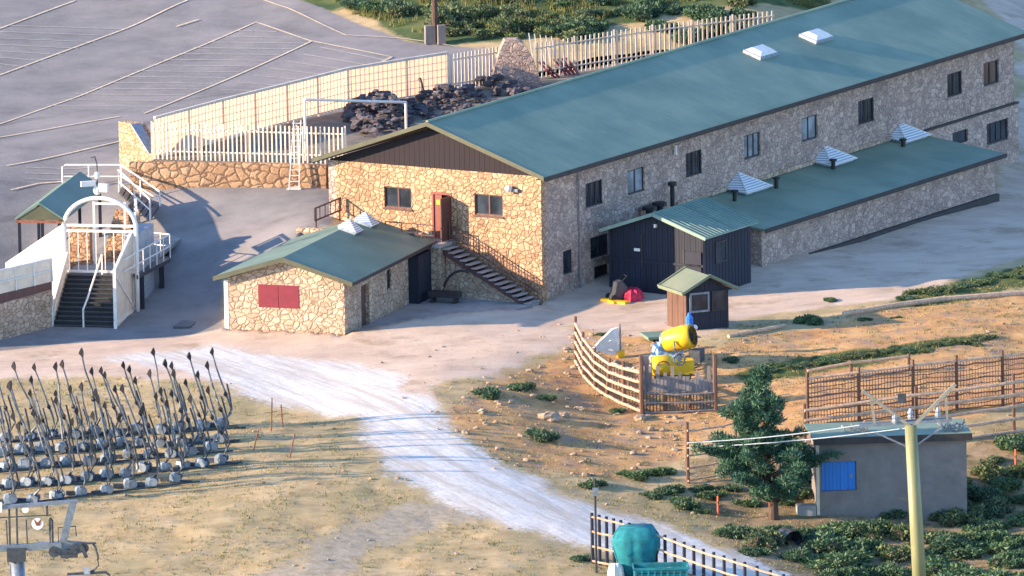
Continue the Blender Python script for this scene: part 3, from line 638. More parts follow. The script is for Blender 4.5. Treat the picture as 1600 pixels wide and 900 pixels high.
shedroof(MF, sx0 - .45, sx1 + .2, sm_, (sy1 - sy0) / 2 + .35, 3.06, 4.1, M['roof_light'], shed, Lv, rib=.33)
bb = MB()
for s in (-1, 1): bb.bar(MF(sx0 - .47, sm_ + s * 3.1, 3.02), MF(sx0 - .47, sm_, 4.06), .05, .16)
sub(bb, 'barge_board', M['roof_light'], shed)
window(MF, 'x', 5.9, 7.0, sy0 - .16, 1.5, 2.6, shed, bars=1, sill=False)
dr = MB().box(MF, sx0 - .09, sx0 - .034, -6.5, -5.55, .02, 2.25); dd = sub(dr, 'door', M['wood_dark'], shed); sub(MB().box(MF, sx0 - .13, sx0 - .092, -5.72, -5.62, 1.05, 1.2), 'handle', M['steel'], dd)
sub(MB().box(MF, sx0 - .06, sx0 - .034, -5.5, -5.42, .0, 2.3), 'batten', M['fascia'], shed); sub(MB().box(MF, sx0 - .1, sx0 - .034, -3.1, -3.0, 1.2, 2.9), 'batten', M['fascia'], shed)
sub(MB().box(MF, sx0 - .09, sx0 - .07, -2.55 - .4, -2.2 - .4, 2.05, 2.2), 'notice', M['white'], shed)
sub(MB().box(MF, sx0 - .2, sx0 - .05, sm_ - .06, sm_ + .06, 3.35, 3.52), 'outdoor_lamp', M['white'], shed)

# --- small stone building in front
sbld = thing('stone_storehouse', SF(0, 0, 0), 'small single storey stone building with red shutters and a green gabled roof', 'building')
E_ = 2.75
zsf = lambda x: E_ + .98 * (1 - abs(x - SW / 2) / (SW / 2))
w1 = wall(MB(), SF, 'x', 0, SW, 0, .4, -.3, E_, [(1.6, 3.75, 1.35, 2.5)])
sub(w1, 'wall', M['stone_pale'], sbld, label='sunlit front of pale rounded stones')
sub(MB().prism([SF(.01, .02, E_ + .002), SF(SW - .01, .02, E_ + .002), SF(SW / 2, .02, zsf(SW / 2))], SF.y * .36), 'gable', M['stone_pale'], sbld)
w2 = wall(MB(), SF, 'y', .402, SL, SW - .4, SW, -.3, E_, [(2.45, 3.65, 0, 2.15), (6.3, 6.95, 1.3, 2.3), (9.7, 11.2, 0, 2.4)])
sub(w2, 'wall', M['stone_pale'], sbld); sub(MB().box(SF, 0, .4, .402, SL, -.3, E_), 'wall', M['cream'], sbld); sub(MB().box(SF, .402, SW - .402, SL - .4, SL, -.3, E_), 'wall', M['stone_pale'], sbld)
sub(MB().prism([SF(.01, SL - .38, E_ + .002), SF(SW - .01, SL - .38, E_ + .002), SF(SW / 2, SL - .38, zsf(SW / 2))], SF.y * .36), 'gable', M['stone_pale'], sbld)
sub(MB().box(SF, -.22, -.004, -.02, .35, -.2, E_ - .1), 'downpipe_casing', M['white'], sbld)
sh = MB().box(SF, 1.6, 2.66, -.03, .08, 1.35, 2.5).box(SF, 2.68, 3.75, -.03, .08, 1.35, 2.5)
sub(sh, 'shutter', M['red'], sbld)
SHW = SW / 2 + .62; szr = E_ + 1.22; sze = E_ + .10
def srf(s):
    return MB().prism([SF(SW / 2 + s * SHW, -.45, sze), SF(SW / 2 + s * .002, -.45, szr), SF(SW / 2 + s * .002, -.45, szr - .12), SF(SW / 2 + s * SHW, -.45, sze - .12)], SF.y * (SL + .85))
M['roof_y'] = roofm('green_felt_roof', (.12, .21, .165), R(-70.7))
ra = sub(srf(1), 'roof', M['roof_y'], sbld, label='green roof slope with two small skylights'); rb_ = sub(srf(-1), 'roof', M['roof_y'], sbld)
tb = MB()
for s in (-1, 1): tb.prism([SF(SW / 2 + s * SHW, -.5, sze + .03), SF(SW / 2, -.5, szr + .03), SF(SW / 2, -.5, szr - .22), SF(SW / 2 + s * SHW, -.5, sze - .20)], SF.y * .048)
sub(tb, 'barge_board', M['roof_edge'], sbld)
sub(MB().box(SF, SW / 2 + SHW + .003, SW / 2 + SHW + .05, -.45, SL + .4, sze - .16, sze + .01), 'fascia_board', M['fascia'], sbld)
d = sub(MB().box(SF, SW - .3, SW - .2, 2.45, 3.65, 0, 2.15), 'door', M['frame'], sbld); sub(MB().box(SF, SW - .195, SW - .16, 3.4, 3.5, 1.0, 1.12), 'handle', M['steel'], d)
window(SF, 'y', 6.3, 6.95, SW, 1.3, 2.3, sbld, out=1, bars=1)
sub(MB().box(SF, SW - .32, SW - .25, 9.7, 11.2, 0, 2.4), 'door', M['fascia'], sbld, label='dark open doorway')
sub(MB().box(SF, SW + .004, SW + .55, 9.5, 11.5, -.1, 2.5), 'porch', M['wood_dark'], sbld, label='dark boarded porch box at the back corner')
def plane_hit(px, py, pt, pn):
    d = cF + cR * ((px - 800) / FPX) + cU * ((450 - py) / FPX); return cP + d * ((pt - cP).dot(pn) / d.dot(pn))
pns = (SF.x * (szr - sze) + Vector((0, 0, SHW))).normalized()
for px, py in ((546, 360), (571, 349)):
    h = plane_hit(px, py, SF(SW / 2, 0, szr), pns); du = (Vector((0, 0, 1)) - pns * pns.z).normalized(); s = .48
    b = [h + SF.y * s * a_ * 1.0 + du * s * c_ for a_, c_ in ((-1, -1), (1, -1), (1, 1), (-1, 1))]; sk = sub(MB().prism([v_ + pns * .003 for v_ in b], pns * .12), 'skylight', M['steel_pale'], sbld)
    b2 = [h + (v_ - h) * 1.15 + pns * .13 for v_ in b]; ap = h + Vector((0, 0, .62)); sub(MB().add(b2 + [ap], [(0, 1, 4), (1, 2, 4), (2, 3, 4), (3, 0, 4), (3, 2, 1, 0)]), 'skylight_pyramid', M['skylight'], sk)

# --- yard slab, retaining walls, outside stair
yp = [SF(SW + .02, -.05), P(812, 484, 0), MF(-.35, .0), MF(-.02, 7.2), SF(SW + .02, SL)]
yd = MB().prism([Vector((q_[0], q_[1], -.3)) for q_ in yp], (0, 0, .36)); tag(yd.build('yard_paving', M['slab'], None, loc=SF(SW, 0, 0)), kind='structure')
rw = thing('retaining_wall', MF(-1.6, 7.4, 0), 'stone retaining wall at the back of the paved yard under the door landing', 'wall')
sub(MB().box(MF, -1.5, -.02, 5.1, 7.6, -.2, 2.62), 'landing_wall', M['stone_pale'], rw)
ra_ = SF(SW - .1, SL + .12); q0 = MF(-1.5, 7.3)
rr_ = MB().bar(Vector((ra_.x, ra_.y, 1.4)), Vector((q0.x, q0.y, 1.4)), .4, 3.2); sub(rr_, 'wall', M['stone_pale'], rw)
rg = MB().box(SF, -.6, SW, SL + .01, SL + .35, -.3, 3.3); sub(rg, 'wall', M['stone_pale'], rw)
lnd = MB().box(MF, -1.65, -.02, 5.05, 8.2, 2.62, 2.80); sub(lnd, 'landing_slab', M['slab'], rw)
st = thing('outside_stair', MF(-1.2, .2, 0), 'steep outside stair with red-brown railing against the sunlit gable', 'stair')
NS = 15; y_a, y_b = 5.05, .0
sw_ = MB(); tb_ = MB(); 
for i in range(NS):
    y = y_a + (y_b - y_a) * (i + .5) / NS; z = 2.62 - 2.62 * (i + .5) / NS
    tb_.box(MF, -1.4, -.25, y - .19, y + .13, z, z + .06)
sub(tb_, 'step', M['slab'], st)
sub(MB().prism([MF(-1.25, y_a, 2.55), MF(-1.25, y_b, -.05), MF(-1.25, y_b + .45, -.05), MF(-1.25, y_a, 2.25)], MF.x * .12).prism([MF(-.45, y_a, 2.55), MF(-.45, y_b, -.05), MF(-.45, y_b + .45, -.05), MF(-.45, y_a, 2.25)], MF.x * .12), 'stringer', M['frame'], st)
sub(MB().prism([MF(-1.0, y_a, 2.2), MF(-1.0, .5, -.05), MF(-1.0, y_a, -.05)], MF.x * .35), 'under_wall', M['stone_pale'], st)
rl = MB()
for off in (.45, .98): rl.bar(MF(-.32, y_a + .3, 2.72 + off), MF(-.32, y_b, .05 + off), .05, .05)
rl2 = MB()
for i in range(30):
    f = (i + .3) / 30; y = y_a + .2 - (y_a + .2 - y_b) * f; z = 2.70 - 2.6 * f; rl.bar(MF(-.32, y, z), MF(-.32, y, z + 1.0), .028 if i % 5 else .05)
sub(rl, 'railing', M['frame'], st)
rl = MB()
for off in (.45, .98): rl.bar(MF(-1.6, 5.35, 2.8 + off), MF(-1.6, 8.2, 2.8 + off), .05)
for y in (5.35, 6.3, 7.25, 8.2): rl.bar(MF(-1.6, y, 2.8), MF(-1.6, y, 3.8), .05)
sub(rl, 'landing_railing', M['frame'], st)
pr = thing('guard_rail', GP(493, 352), 'short red-brown guard rail on the upper asphalt beside the gable', 'railing')
a = P(492, 352, 3.45); b = P(533, 342, 3.45); r_ = MB(); za = zat(a, 326); zb = zat(b, 309); zc = zat(a, 345); zd = zat(b, 328)
for f in (0, .9): 
    p_ = a.lerp(b, f + .05); r_.bar(Vector((p_.x, p_.y, 2.6)), Vector((p_.x, p_.y, za + (zb - za) * f)), .08)
r_.bar(Vector((a.x, a.y, za)), Vector((b.x, b.y, zb)), .07); r_.bar(Vector((a.x, a.y, zc)), Vector((b.x, b.y, zd)), .07)
for i in range(6): p_ = a.lerp(b, i / 5); r_.bar(Vector((p_.x, p_.y, zc + (zd - zc) * i / 5)), Vector((p_.x, p_.y, za + (zb - za) * i / 5)), .05)
sub(r_, 'railing', M['frame'], pr)
# water trough and bench in the yard
def curve_item(): pass
tr_ = SF(SW + 1.6, 10.2, .06); mb = MB(); mb.box(SF, SW + .9, SW + 2.5, 9.9, 10.5, .35, .62).box(SF, SW + 1.0, SW + 1.15, 9.95, 10.45, .06, .35).box(SF, SW + 2.2, SW + 2.35, 9.95, 10.45, .06, .35)
single(mb, 'stone_bench', M['fascia'], tr_, 'dark low bench in the shaded yard beside the stone building', 'bench')
arc = MB(); pts = [SF(SW + 2.4 + 1.1 * math.cos(t), 10.9, .1 + 1.5 * math.sin(t)) for t in np.linspace(math.pi * .95, math.pi * .4, 12)]; arc.tube(pts, .07, 6)
single(arc, 'bent_pipe', M['fascia'], SF(SW + 2.4, 10.9, 0), 'dark curved pipe standing by the yard wall below the landing', 'pipe')

# --- small ticket hut
hb = P(1073, 519, -.02); HF = Frame((hb.x, hb.y, -.02), R(26)); hw, hd = 2.35, 2.1
hut = thing('ticket_hut', HF(0, 0, 0), 'small dark timber hut with a little green gabled roof beside the snow guns', 'hut')
hzf = lambda x: 2.08 + .62 * (1 - abs(x - hw / 2) / (hw / 2))
bd = MB().prism([HF(0, 0, -.1), HF(hw, 0, -.1), HF(hw, 0, 2.05), HF(hw / 2, 0, 2.68), HF(0, 0, 2.05)], HF.y * hd)
wl = sub(bd, 'wall', M['wood_brown'], hut); sub(boards(MB(), HF, 'x', 0, hw, -.001, -1, -.05, lambda x: hzf(x) - .06, .14, .025), 'boarding', M['wood_dark'], wl)  # front boards get the darker timber colour to imitate shade on this side
sub(boards(MB(), HF, 'y', 0, hd, -.001, -1, -.05, lambda x: 2.03, .3, .025), 'boarding', M['wood_brown'], wl)
f = MB().box(HF, .15, .25, -.1, -.03, .95, 1.95).box(HF, 1.15, 1.25, -.1, -.03, .95, 1.95).box(HF, .25, 1.15, -.1, -.03, .95, 1.05).box(HF, .25, 1.15, -.1, -.03, 1.85, 1.95)
wd_ = sub(f, 'window', M['steel'], hut); sub(MB().box(HF, .25, 1.15, -.06, -.045, 1.05, 1.85), 'pane', M['glass'], wd_)
f = MB().box(HF, 1.4, 1.45, -.09, -.03, .95, 1.95).box(HF, 2.15, 2.2, -.09, -.03, .95, 1.95).box(HF, 1.45, 2.15, -.09, -.03, .95, 1.0).box(HF, 1.45, 2.15, -.09, -.03, 1.9, 1.95)
wd_ = sub(f, 'window', M['frame_dark'], hut); sub(MB().box(HF, 1.45, 2.15, -.06, -.045, 1.0, 1.9), 'pane', M['glass'], wd_)
hr = [MB(), MB()]; M['roof_y2'] = roofm('hut_green_roof', (.17, .22, .15), R(-116))
for s, mbx in ((-1, hr[0]), (1, hr[1])):
    mbx.prism([HF(hw / 2 + s * (hw / 2 + .38), -.35, 2.02), HF(hw / 2 + s * .001, -.35, 2.80), HF(hw / 2 + s * .001, -.35, 2.70), HF(hw / 2 + s * (hw / 2 + .38), -.35, 1.92)], HF.y * (hd + .6)); ro = sub(mbx, 'roof', M['roof_y2'], hut)
    e = MB(); e.bar(HF(hw / 2 + s * (hw / 2 + .38), -.36, 2.03), HF(hw / 2, -.36, 2.82), .08, .1); e.bar(HF(hw / 2 + s * (hw / 2 + .38), hd + .25, 2.03), HF(hw / 2, hd + .25, 2.82), .08, .1)
    e.bar(HF(hw / 2 + s * (hw / 2 + .38), -.36, 2.05), HF(hw / 2 + s * (hw / 2 + .38), hd + .25, 2.05), .09, .09); sub(e, 'roof_edge', M['roof_y2'], ro)
sub(MB().box(HF, -.25, hw + .25, -.35, hd + .1, -.14, -.03), 'floor_slab', M['wood_dark'], hut)

# --- rendered transformer shed lower right
ub = P(1281, 800, -3.9); UF = Frame((ub.x, ub.y, -3.9), R(5)); uw = 7.1; ud = 3.4; uh = zat(ub, 688) - ub.z
util = thing('pump_house', UF(0, 0, 0), 'flat roofed grey rendered pump house with a blue metal door among junipers', 'building')
wm = wall(MB(), UF, 'x', 0, uw, 0, .25, -1.2, uh, [(.1, 1.78, 1.0, 2.42)])
sub(wm, 'wall', M['concrete'], util); sub(MB().box(UF, 0, .25, .252, ud, -1.2, uh).box(UF, uw - .25, uw, .252, ud, -1.2, uh).box(UF, .252, uw - .252, ud - .25, ud, -1.2, uh), 'wall', M['concrete'], util)
sub(MB().box(UF, -.15, -.003, -.06, .3, -1.2, uh), 'corner_strip', M['cream'], util)  # cream strip added so the left edge reads as sunlit
sub(MB().box(UF, -.3, uw + .25, -.3, ud + .3, uh + .004, uh + .14), 'roof', M['roof'], util); sub(MB().box(UF, -.3, uw + .25, -.34, -.304, uh - .18, uh + .16), 'fascia_board', M['fascia'], util)
dm = MB()
for i in range(9): dm.box(UF, .12 + i * .182, .12 + i * .182 + .176, .06 if i % 2 else .075, .12, 1.02, 2.40)
dd = sub(dm, 'door', M['blue'], util); sub(MB().box(UF, 1.5, 1.6, .03, .06, 1.6, 1.8), 'handle', M['steel'], dd)
sub(MB().box(UF, -1.1, -.2, -.2, .5, -.8, .35), 'side_block', M['slab'], util)
for i, x in enumerate((1.4, 5.9)):
    b = thing('firewood_bundle', UF(x + .4, 1.5, uh + .14), ['bundle of pale sticks lying on the left of the pump house roof', 'bundle of grey sticks lying on the right of the pump house roof'][i], 'sticks')
    s_ = MB(); rr2 = random.Random(i + 3)
    for k in range(26):
        p0 = UF(x + rr2.random() * 1.1, .2 + rr2.random() * .8, uh + .16 + rr2.random() * .25); s_.bar(p0, p0 + Vector((rr2.uniform(-.35, .35), rr2.uniform(-.5, .9), rr2.uniform(0, .25))), .045)
    sub(s_, 'stick', M['wood_fence' if i == 0 else 'wood_grey'], b)
# ------------------------------------------------------------ painted lines on the asphalt
def strip(pts_px, wd, mat, name='parking_marking', samples=40, lift=.03):
    pts = [GP(*p) for p in pts_px]; vs = []; fs = []; path = []
    for a, b in zip(pts[:-1], pts[1:]):
        n = max(2, int((b - a).length / .8))
        path += [a.lerp(b, i / n) for i in range(n)]
    path.append(pts[-1])
    for i, p in enumerate(path):
        d = (path[min(i + 1, len(path) - 1)] - path[max(i - 1, 0)]); d.z = 0; d.normalize(); sd = Vector((-d.y, d.x, 0)) * wd / 2
        for s in (1, -1): q = p + sd * s; vs.append(Vector((q.x, q.y, gz(q.x, q.y) + lift)))
    for i in range(len(path) - 1): fs.append((2 * i, 2 * i + 1, 2 * i + 3, 2 * i + 2))
    return vs, fs
def marks(lines, wd, mat, name, lift=.03):
    mb = MB()
    for l in lines: mb.add(*strip(l, wd, mat, lift=lift))
    return tag(mb.build(name, M[mat]), kind='structure')
for i, l in enumerate([[(-40, 207), (400, 35), (487, 65)], [(487, 65), (225, 178)], [(-40, 132), (293, 1)], [(-40, 60), (117, 2)], [(487, 65), (612, 90), (585, 104)],
          [(-40, 222), (117, 195), (187, 183)], [(10, 260), (187, 222)], [(17, 298), (60, 288), (120, 282)], [(400, -3), (450, 14), (540, 56), (633, 62), (715, 74)], [(275, 43), (310, 32)]]):
    marks([l], .13 if i != 8 else .10, 'marking', 'parking_line', .03 + .004 * i)
def lx(a, b, y): return a[0] + (b[0] - a[0]) * (y - a[1]) / (b[1] - a[1])
ls = []
for y in range(48, 172, 9):
    x0 = max(lx((400, 35), (0, 192), y), 0); x1 = lx((487, 65), (225, 178), max(y, 66)) if y > 65 else lx((400, 35), (487, 65), y)
    if x1 - x0 > 20: ls.append([(x0 + 4, y), (x1 - 6, y + 2)])
marks(ls, .13, 'marking_faint', 'parking_bay_lines', .02)
ls = [[(500 - k * 26, 74 + k * 11), (600 - k * 22, 94 + k * 9)] for k in range(0, 7)]
marks(ls, .13, 'marking_faint', 'parking_bay_lines', .022)
ls = [[(0, 40 + k * 10), (max(lx((293, 1), (0, 116), 40 + k * 10), 8) + 6, 46 + k * 10)] for k in range(0, 7)]
marks(ls, .13, 'marking_faint', 'parking_bay_lines', .024)
ls = [[(40, 262 + k * 9), (150 - k * 12, 262 + k * 9)] for k in range(0, 3)]
marks(ls, .12, 'marking_faint', 'parking_bay_lines', .026)

# ------------------------------------------------------------ terrace, its wall and white fences
TZ = 4.85
tpoly = [P(238, 250, TZ), P(512, 257, TZ), MF(8, MW + .02), MF(ML, MW + .02), MF(ML, MW + 9), P(1230, 52, TZ), P(900, 108, TZ), P(767, 133, TZ), P(637, 153, TZ), P(450, 192, TZ)]
tp = MB().prism([Vector((q_[0], q_[1], 2.2)) for q_ in tpoly], (0, 0, TZ - 2.2)); M['terrace'] = plain('terrace_earth', (.17, .15, .12), .95, .4, 1.0, bmp=.6)
tag(tp.build('terrace_ground', M['terrace'], None, loc=tpoly[0]), kind='structure')
a = P(205, 252, TZ); b = P(512, 257, TZ); a2 = Vector((a.x, a.y, 0)); b2 = Vector((b.x, b.y, 0)); dv = (b2 - a2).normalized(); nv_ = Vector((dv.y, -dv.x, 0))
tw = thing('terrace_wall', Vector((a.x, a.y, 3.6)), 'ochre stone wall carrying the white picket fence at the edge of the car park', 'wall')
sub(MB().prism([a2 + Vector((0, 0, 2.4)), b2 + Vector((0, 0, 2.4)), b2 + Vector((0, 0, TZ + .06)), a2 + dv * 1.0 + Vector((0, 0, TZ + .06)), a2 + dv * 1.0 + Vector((0, 0, TZ)), a2 + Vector((0, 0, TZ))], nv_ * .45), 'wall', M['stone_warm2'] if 'stone_warm2' in M else M['stone_warm'], tw)
pa = P(187, 265, 3.75); zt = zat(pa, 190); pb = P(240, 275, 3.75); dv2 = (Vector((pb.x - pa.x, pb.y - pa.y, 0))).normalized(); ln = (pb - pa).length; base = Vector((pa.x, pa.y, 0))
pr_ = MB().prism([base + Vector((0, 0, 2.4)), base + dv2 * ln + Vector((0, 0, 2.4)), base + dv2 * (ln) + Vector((0, 0, TZ + .1)), base + dv2 * ln * .5 + Vector((0, 0, zt)), base + Vector((0, 0, zt))], Vector((dv2.y, -dv2.x, 0)) * -.6)
sub(pr_, 'end_pier', M['stone_warm'], tw)
cp = MB().bar(base + dv2 * ln * .5 + Vector((0, 0, zt + .03)), base + dv2 * (ln + .02) + Vector((0, 0, TZ + .12)), .62, .07, up=(0, 0, 1)); sub(cp, 'coping', M['steel_pale'], tw)
def picket_fence(name, label, pa, pb, h, spacing=.27, pw=.09, bay=2.6, mat='white', group=None, rails=(.25, .82), wire=False, post_h=None, lean=0):
    pa = Vector(pa); pb = Vector(pb); t = thing(name, pa, label, 'fence', group); L = (pb - pa).length; nb = max(1, round(L / bay)); d = (pb - pa).normalized(); sd = Vector((-d.y, d.x, 0)).normalized() * .05
    for k in range(nb + 1):
        p = pa.lerp(pb, k / nb); sub(MB().bar(p - Vector((0, 0, .2)), p + Vector((0, 0, (post_h or h) + .03)), .10), 'post', M[mat], t)
    for k in range(nb):
        a = pa.lerp(pb, k / nb) - sd; b = pa.lerp(pb, (k + 1) / nb) - sd; pn_ = MB(); n = max(2, int((b - a).length / spacing))
        for r in rails: pn_.bar(a + Vector((0, 0, h * r)), b + Vector((0, 0, h * r)), .05, .07)
        for i in range(n):
            p = a.lerp(b, (i + .5) / n) - sd * .9
            if wire: pn_.bar(p + Vector((0, 0, .05)), p + Vector((0, 0, h - .04)), pw)
            else: pn_.bar(p + Vector((0, 0, .06)), p + Vector((0, 0, h)), .03, pw, up=d)
        if wire:
            m_ = int(h / spacing)
            for j in range(m_): z = Vector((0, 0, .08 + (h - .12) * j / (m_ - 1))); pn_.bar(a + z - sd * .9, b + z - sd * .9, pw, pw)
            pn_.bar(a + Vector((0, 0, h)), b + Vector((0, 0, h)), .12, .09)
        sub(pn_, 'mesh_panel' if wire else 'picket_panel', M[mat], t)
    return t
picket_fence('picket_fence', 'white metal picket fence on the stone terrace wall, left of the lodge gable', P(238, 250, TZ), P(540, 258, TZ), 1.98, spacing=.23, pw=.075, mat='cream', post_h=2.0)
def T(px, py): return P(px, py, TZ)
def backlit_sheet_mat():  # warm backlight put into the colour of an added translucent sheet
    m, nt, bs = new_mat('cream_shade_cloth'); bs.inputs['Base Color'].default_value = (.62, .44, .32, 1); bs.inputs['Roughness'].default_value = .8
    tr = N(nt, 'ShaderNodeBsdfTranslucent'); tr.inputs[0].default_value = (.84, .58, .42, 1); mx = N(nt, 'ShaderNodeMixShader'); mx.inputs[0].default_value = .75
    nt.links.new(bs.outputs[0], mx.inputs[1]); nt.links.new(tr.outputs[0], mx.inputs[2]); nt.links.new(mx.outputs[0], nt.nodes['Material Output'].inputs[0]); return m
M['cloth'] = backlit_sheet_mat()
fl = thing('mesh_fence', T(243, 246), 'long cream mesh fence between car park and terrace, running back to the stone buttress', 'fence')
pts = [T(243, 246), T(350, 217), T(450, 192), T(545, 168), T(637, 153), T(700, 143)]
def fence_run(t, pts, h, spacing, pw, mat, wire):
    for a, b in zip(pts[:-1], pts[1:]):
        nb = max(1, round((b - a).length / 3.0)); d = (b - a).normalized(); sd = Vector((-d.y, d.x, 0)) * .05
        for k in range(nb):
            u = a.lerp(b, k / nb); v = a.lerp(b, (k + 1) / nb)
            sub(MB().bar(u - Vector((0, 0, .2)), u + Vector((0, 0, h + .05)), .1), 'post', M[mat], t)
            pn_ = MB(); n = int((v - u).length / spacing)
            for i in range(n):
                p = u.lerp(v, (i + .5) / n) - sd
                pn_.bar(p + Vector((0, 0, .04)), p + Vector((0, 0, h)), pw if wire else .03, pw, up=d)
            if wire:
                m_ = int(h / spacing)
                for j in range(m_): z = Vector((0, 0, .08 + (h - .12) * j / (m_ - 1))); pn_.bar(u + z - sd, v + z - sd, pw, pw)
                pn_.bar(u + Vector((0, 0, h + .03)), v + Vector((0, 0, h + .03)), .16, .12)
                cl_ = MB(); w2 = sd * .6; cl_.add([u + w2 + Vector((0, 0, .1)), v + w2 + Vector((0, 0, .1)), v + w2 + Vector((0, 0, h)), u + w2 + Vector((0, 0, h))], [(0, 1, 2, 3)]); sub(cl_, 'shade_cloth', M['cloth'], t)  # sheet added behind the wires so the fence glows against the sun
            else:
                for r in (.2, .85): pn_.bar(u + Vector((0, 0, h * r)), v + Vector((0, 0, h * r)), .05, .07)
            sub(pn_, 'mesh_panel' if wire else 'picket_panel', M[mat], t)
fence_run(fl, pts, 2.05, .30, .028, 'cream', True)
f2 = thing('picket_fence', T(702, 143), 'cream picket fence next to the stone buttress, last stretch of the mesh fence', 'fence')
fence_run(f2, [T(702, 143), T(790, 129)], 2.0, .24, .10, 'cream', False)
f3 = thing('picket_fence', T(836, 124), 'cream picket fence beyond the buttress, running behind the lodge roof', 'fence')
fence_run(f3, [T(836, 124), T(960, 104), T(1080, 88), T(1210, 72)], 1.95, .29, .10, 'cream', False)
# buttress
bp = T(768, 138); bx_ = Frame((bp.x, bp.y, TZ), R(4)); zb_ = zat(bp, 64) - TZ
bt = MB(); prof = [(0, -.6), (2.9, -.6), (2.3, zb_ * .55), (1.75, zb_ * .93), (1.45, zb_), (.75, zb_), (.5, zb_ * .8), (.12, zb_ * .3)]
bt.prism([bx_(x, 0, z) for x, z in prof], bx_.y * .9)
single(bt, 'stone_buttress', M['stone_grey'], bp, 'tapering grey stone buttress between two stretches of pale picket fence', 'buttress')
for k in range(3):
    q = T(848 - k * 9, 118); 
wb = thing('stacked_fence_panel', T(842, 120), 'short white picket panels leaning on top of the stone buttress', 'fence panel')
z0 = zat(T(842, 120), 62) - TZ; o_ = T(842, 120)
pn_ = MB()
for i in range(5): pn_.bar(o_ + Vector((i * .3 - .3, 0, z0 - 1.2)), o_ + Vector((i * .3 - .5, 0, z0 + .35 - i * .05)), .1, .05)
sub(pn_, 'picket', M['white'], wb)
# goal frame
ga = T(478, 252); gb = T(635, 210); zg = zat(ga, 156); zg2 = zat(gb, 160)
gt = thing('goal_frame', ga, 'white tubular goal frame standing behind the picket fence', 'goal frame')
sub(MB().tube([ga, Vector((ga.x, ga.y, zg))], .07, 8), 'upright', M['white'], gt); sub(MB().tube([gb, Vector((gb.x, gb.y, zg2))], .07, 8), 'upright', M['white'], gt)
sub(MB().tube([Vector((ga.x, ga.y, zg)), Vector((gb.x, gb.y, zg2))], .07, 8), 'crossbar', M['white'], gt)
# ladder
la = GP(459, 297); lz = zat(la, 190); lt = Vector((la.x + .25, la.y + .3, lz)); sd = Vector((.26, 0, 0)); ld = thing('ladder', la, 'white metal ladder leaning on the terrace wall in front of the picket fence', 'ladder')
sub(MB().bar(la - sd, lt - sd * .7, .06).bar(la + sd, lt + sd * .7, .06), 'rail', M['white'], ld); r_ = MB()
for i in range(12): p = la.lerp(lt, (i + .5) / 12); r_.bar(p - sd, p + sd, .045)
sub(r_, 'rung', M['white'], ld); sub(MB().bar(la - sd * 1.4 + Vector((0, 0, .06)), la + sd * 1.4 + Vector((0, 0, .06)), .14, .08), 'foot', M['white'], ld)
# heap and clutter on the terrace
def heap(name, label, cat, c, rx, ry, h, n, mat, seed, size=(.2, .6)):
    rr = random.Random(seed); mb = MB()
    for i in range(n):
        a_ = rr.random() * 6.28; r = rr.random() ** .6; x, y = math.cos(a_) * r, math.sin(a_) * r; z = h * (1 - r * r) * rr.random(); s = rr.uniform(*size)
        k = len(mb.v); mb.ball(c + Vector((x * rx, y * ry, z)), s, s * rr.uniform(.5, 1.2), s * rr.uniform(.3, .7), 7, 4, .3, seed * 100 + i)
    return single(mb, name, M[mat], c, label, cat)
heap('rubble_heap', 'dark heap of slate rubble under the white goal frame', 'rubble', T(590, 186), 1.8, 6, 1.35, 300, 'rubble', 5, (.08, .38))
heap('timber_heap', 'low dark heap of old material along the fence behind the lodge', 'rubble', T(700, 165), 2.3, 5, 1.0, 200, 'rubble', 6, (.06, .3))
heap('timber_heap', 'dark litter of old boards at the foot of the buttress', 'rubble', T(780, 140), 2.0, 3, .7, 50, 'rubble', 8, (.15, .4))
def lean_boards(name, label, px0, py0, px1, py1, n, mat):
    a_ = T(px0, py0); mb = MB(); 
    for i in range(n):
        b_ = Vector((a_.x + (px1 - px0) / 29, a_.y + .4, zat(a_, py1))); o_ = Vector((i * .22, i * .12, 0)); mb.bar(a_ + o_, b_ + o_, .2, .05)
    return single(mb, name, M[mat], a_, label, 'boards')
lean_boards('leaning_boards', 'red board leaning at the right side of the stone buttress', 868, 122, 842, 98, 2, 'red')
lean_boards('leaning_boards', 'broad red boards leaning on the fence right of the buttress', 885, 118, 866, 94, 4, 'red')
lean_boards('leaning_boards', 'thin dark stick leaning against the mesh fence', 632, 150, 612, 132, 1, 'rust')
lean_boards('leaning_boards', 'rusty board at the left foot of the stone buttress', 782, 128, 768, 112, 2, 'rust')
q = T(652, 150); fq = MB(); zz0, zz1 = TZ + .15, TZ + .85
for (x0_, z0_, x1_, z1_) in ((-.35, zz0, .35, zz0 + .1), (.35, zz0 + .1, .2, zz1 + .1), (.2, zz1 + .1, -.3, zz1), (-.3, zz1, -.35, zz0)): fq.bar(Vector((q.x + x0_, q.y, z0_)), Vector((q.x + x1_, q.y, z1_)), .07)
single(fq, 'rusty_frame', M['rust'], q, 'small rusty square frame leaning on the mesh fence', 'frame')
q = GP(680, 68); zt = zat(q, -10); g_ = thing('wooden_mast', q, 'dark wooden mast with a grey cabinet at the far edge of the car park', 'mast')
sub(MB().tube([q, Vector((q.x, q.y, zt))], .16, 8), 'mast', M['bark'], g_); sub(MB().box(Frame(q, .2), -.55, -.02, -.2, .25, 0, 1.0).box(Frame(q, .2), .08, .5, -.5, -.18, 0, 1.05), 'cabinet', M['concrete'], g_)

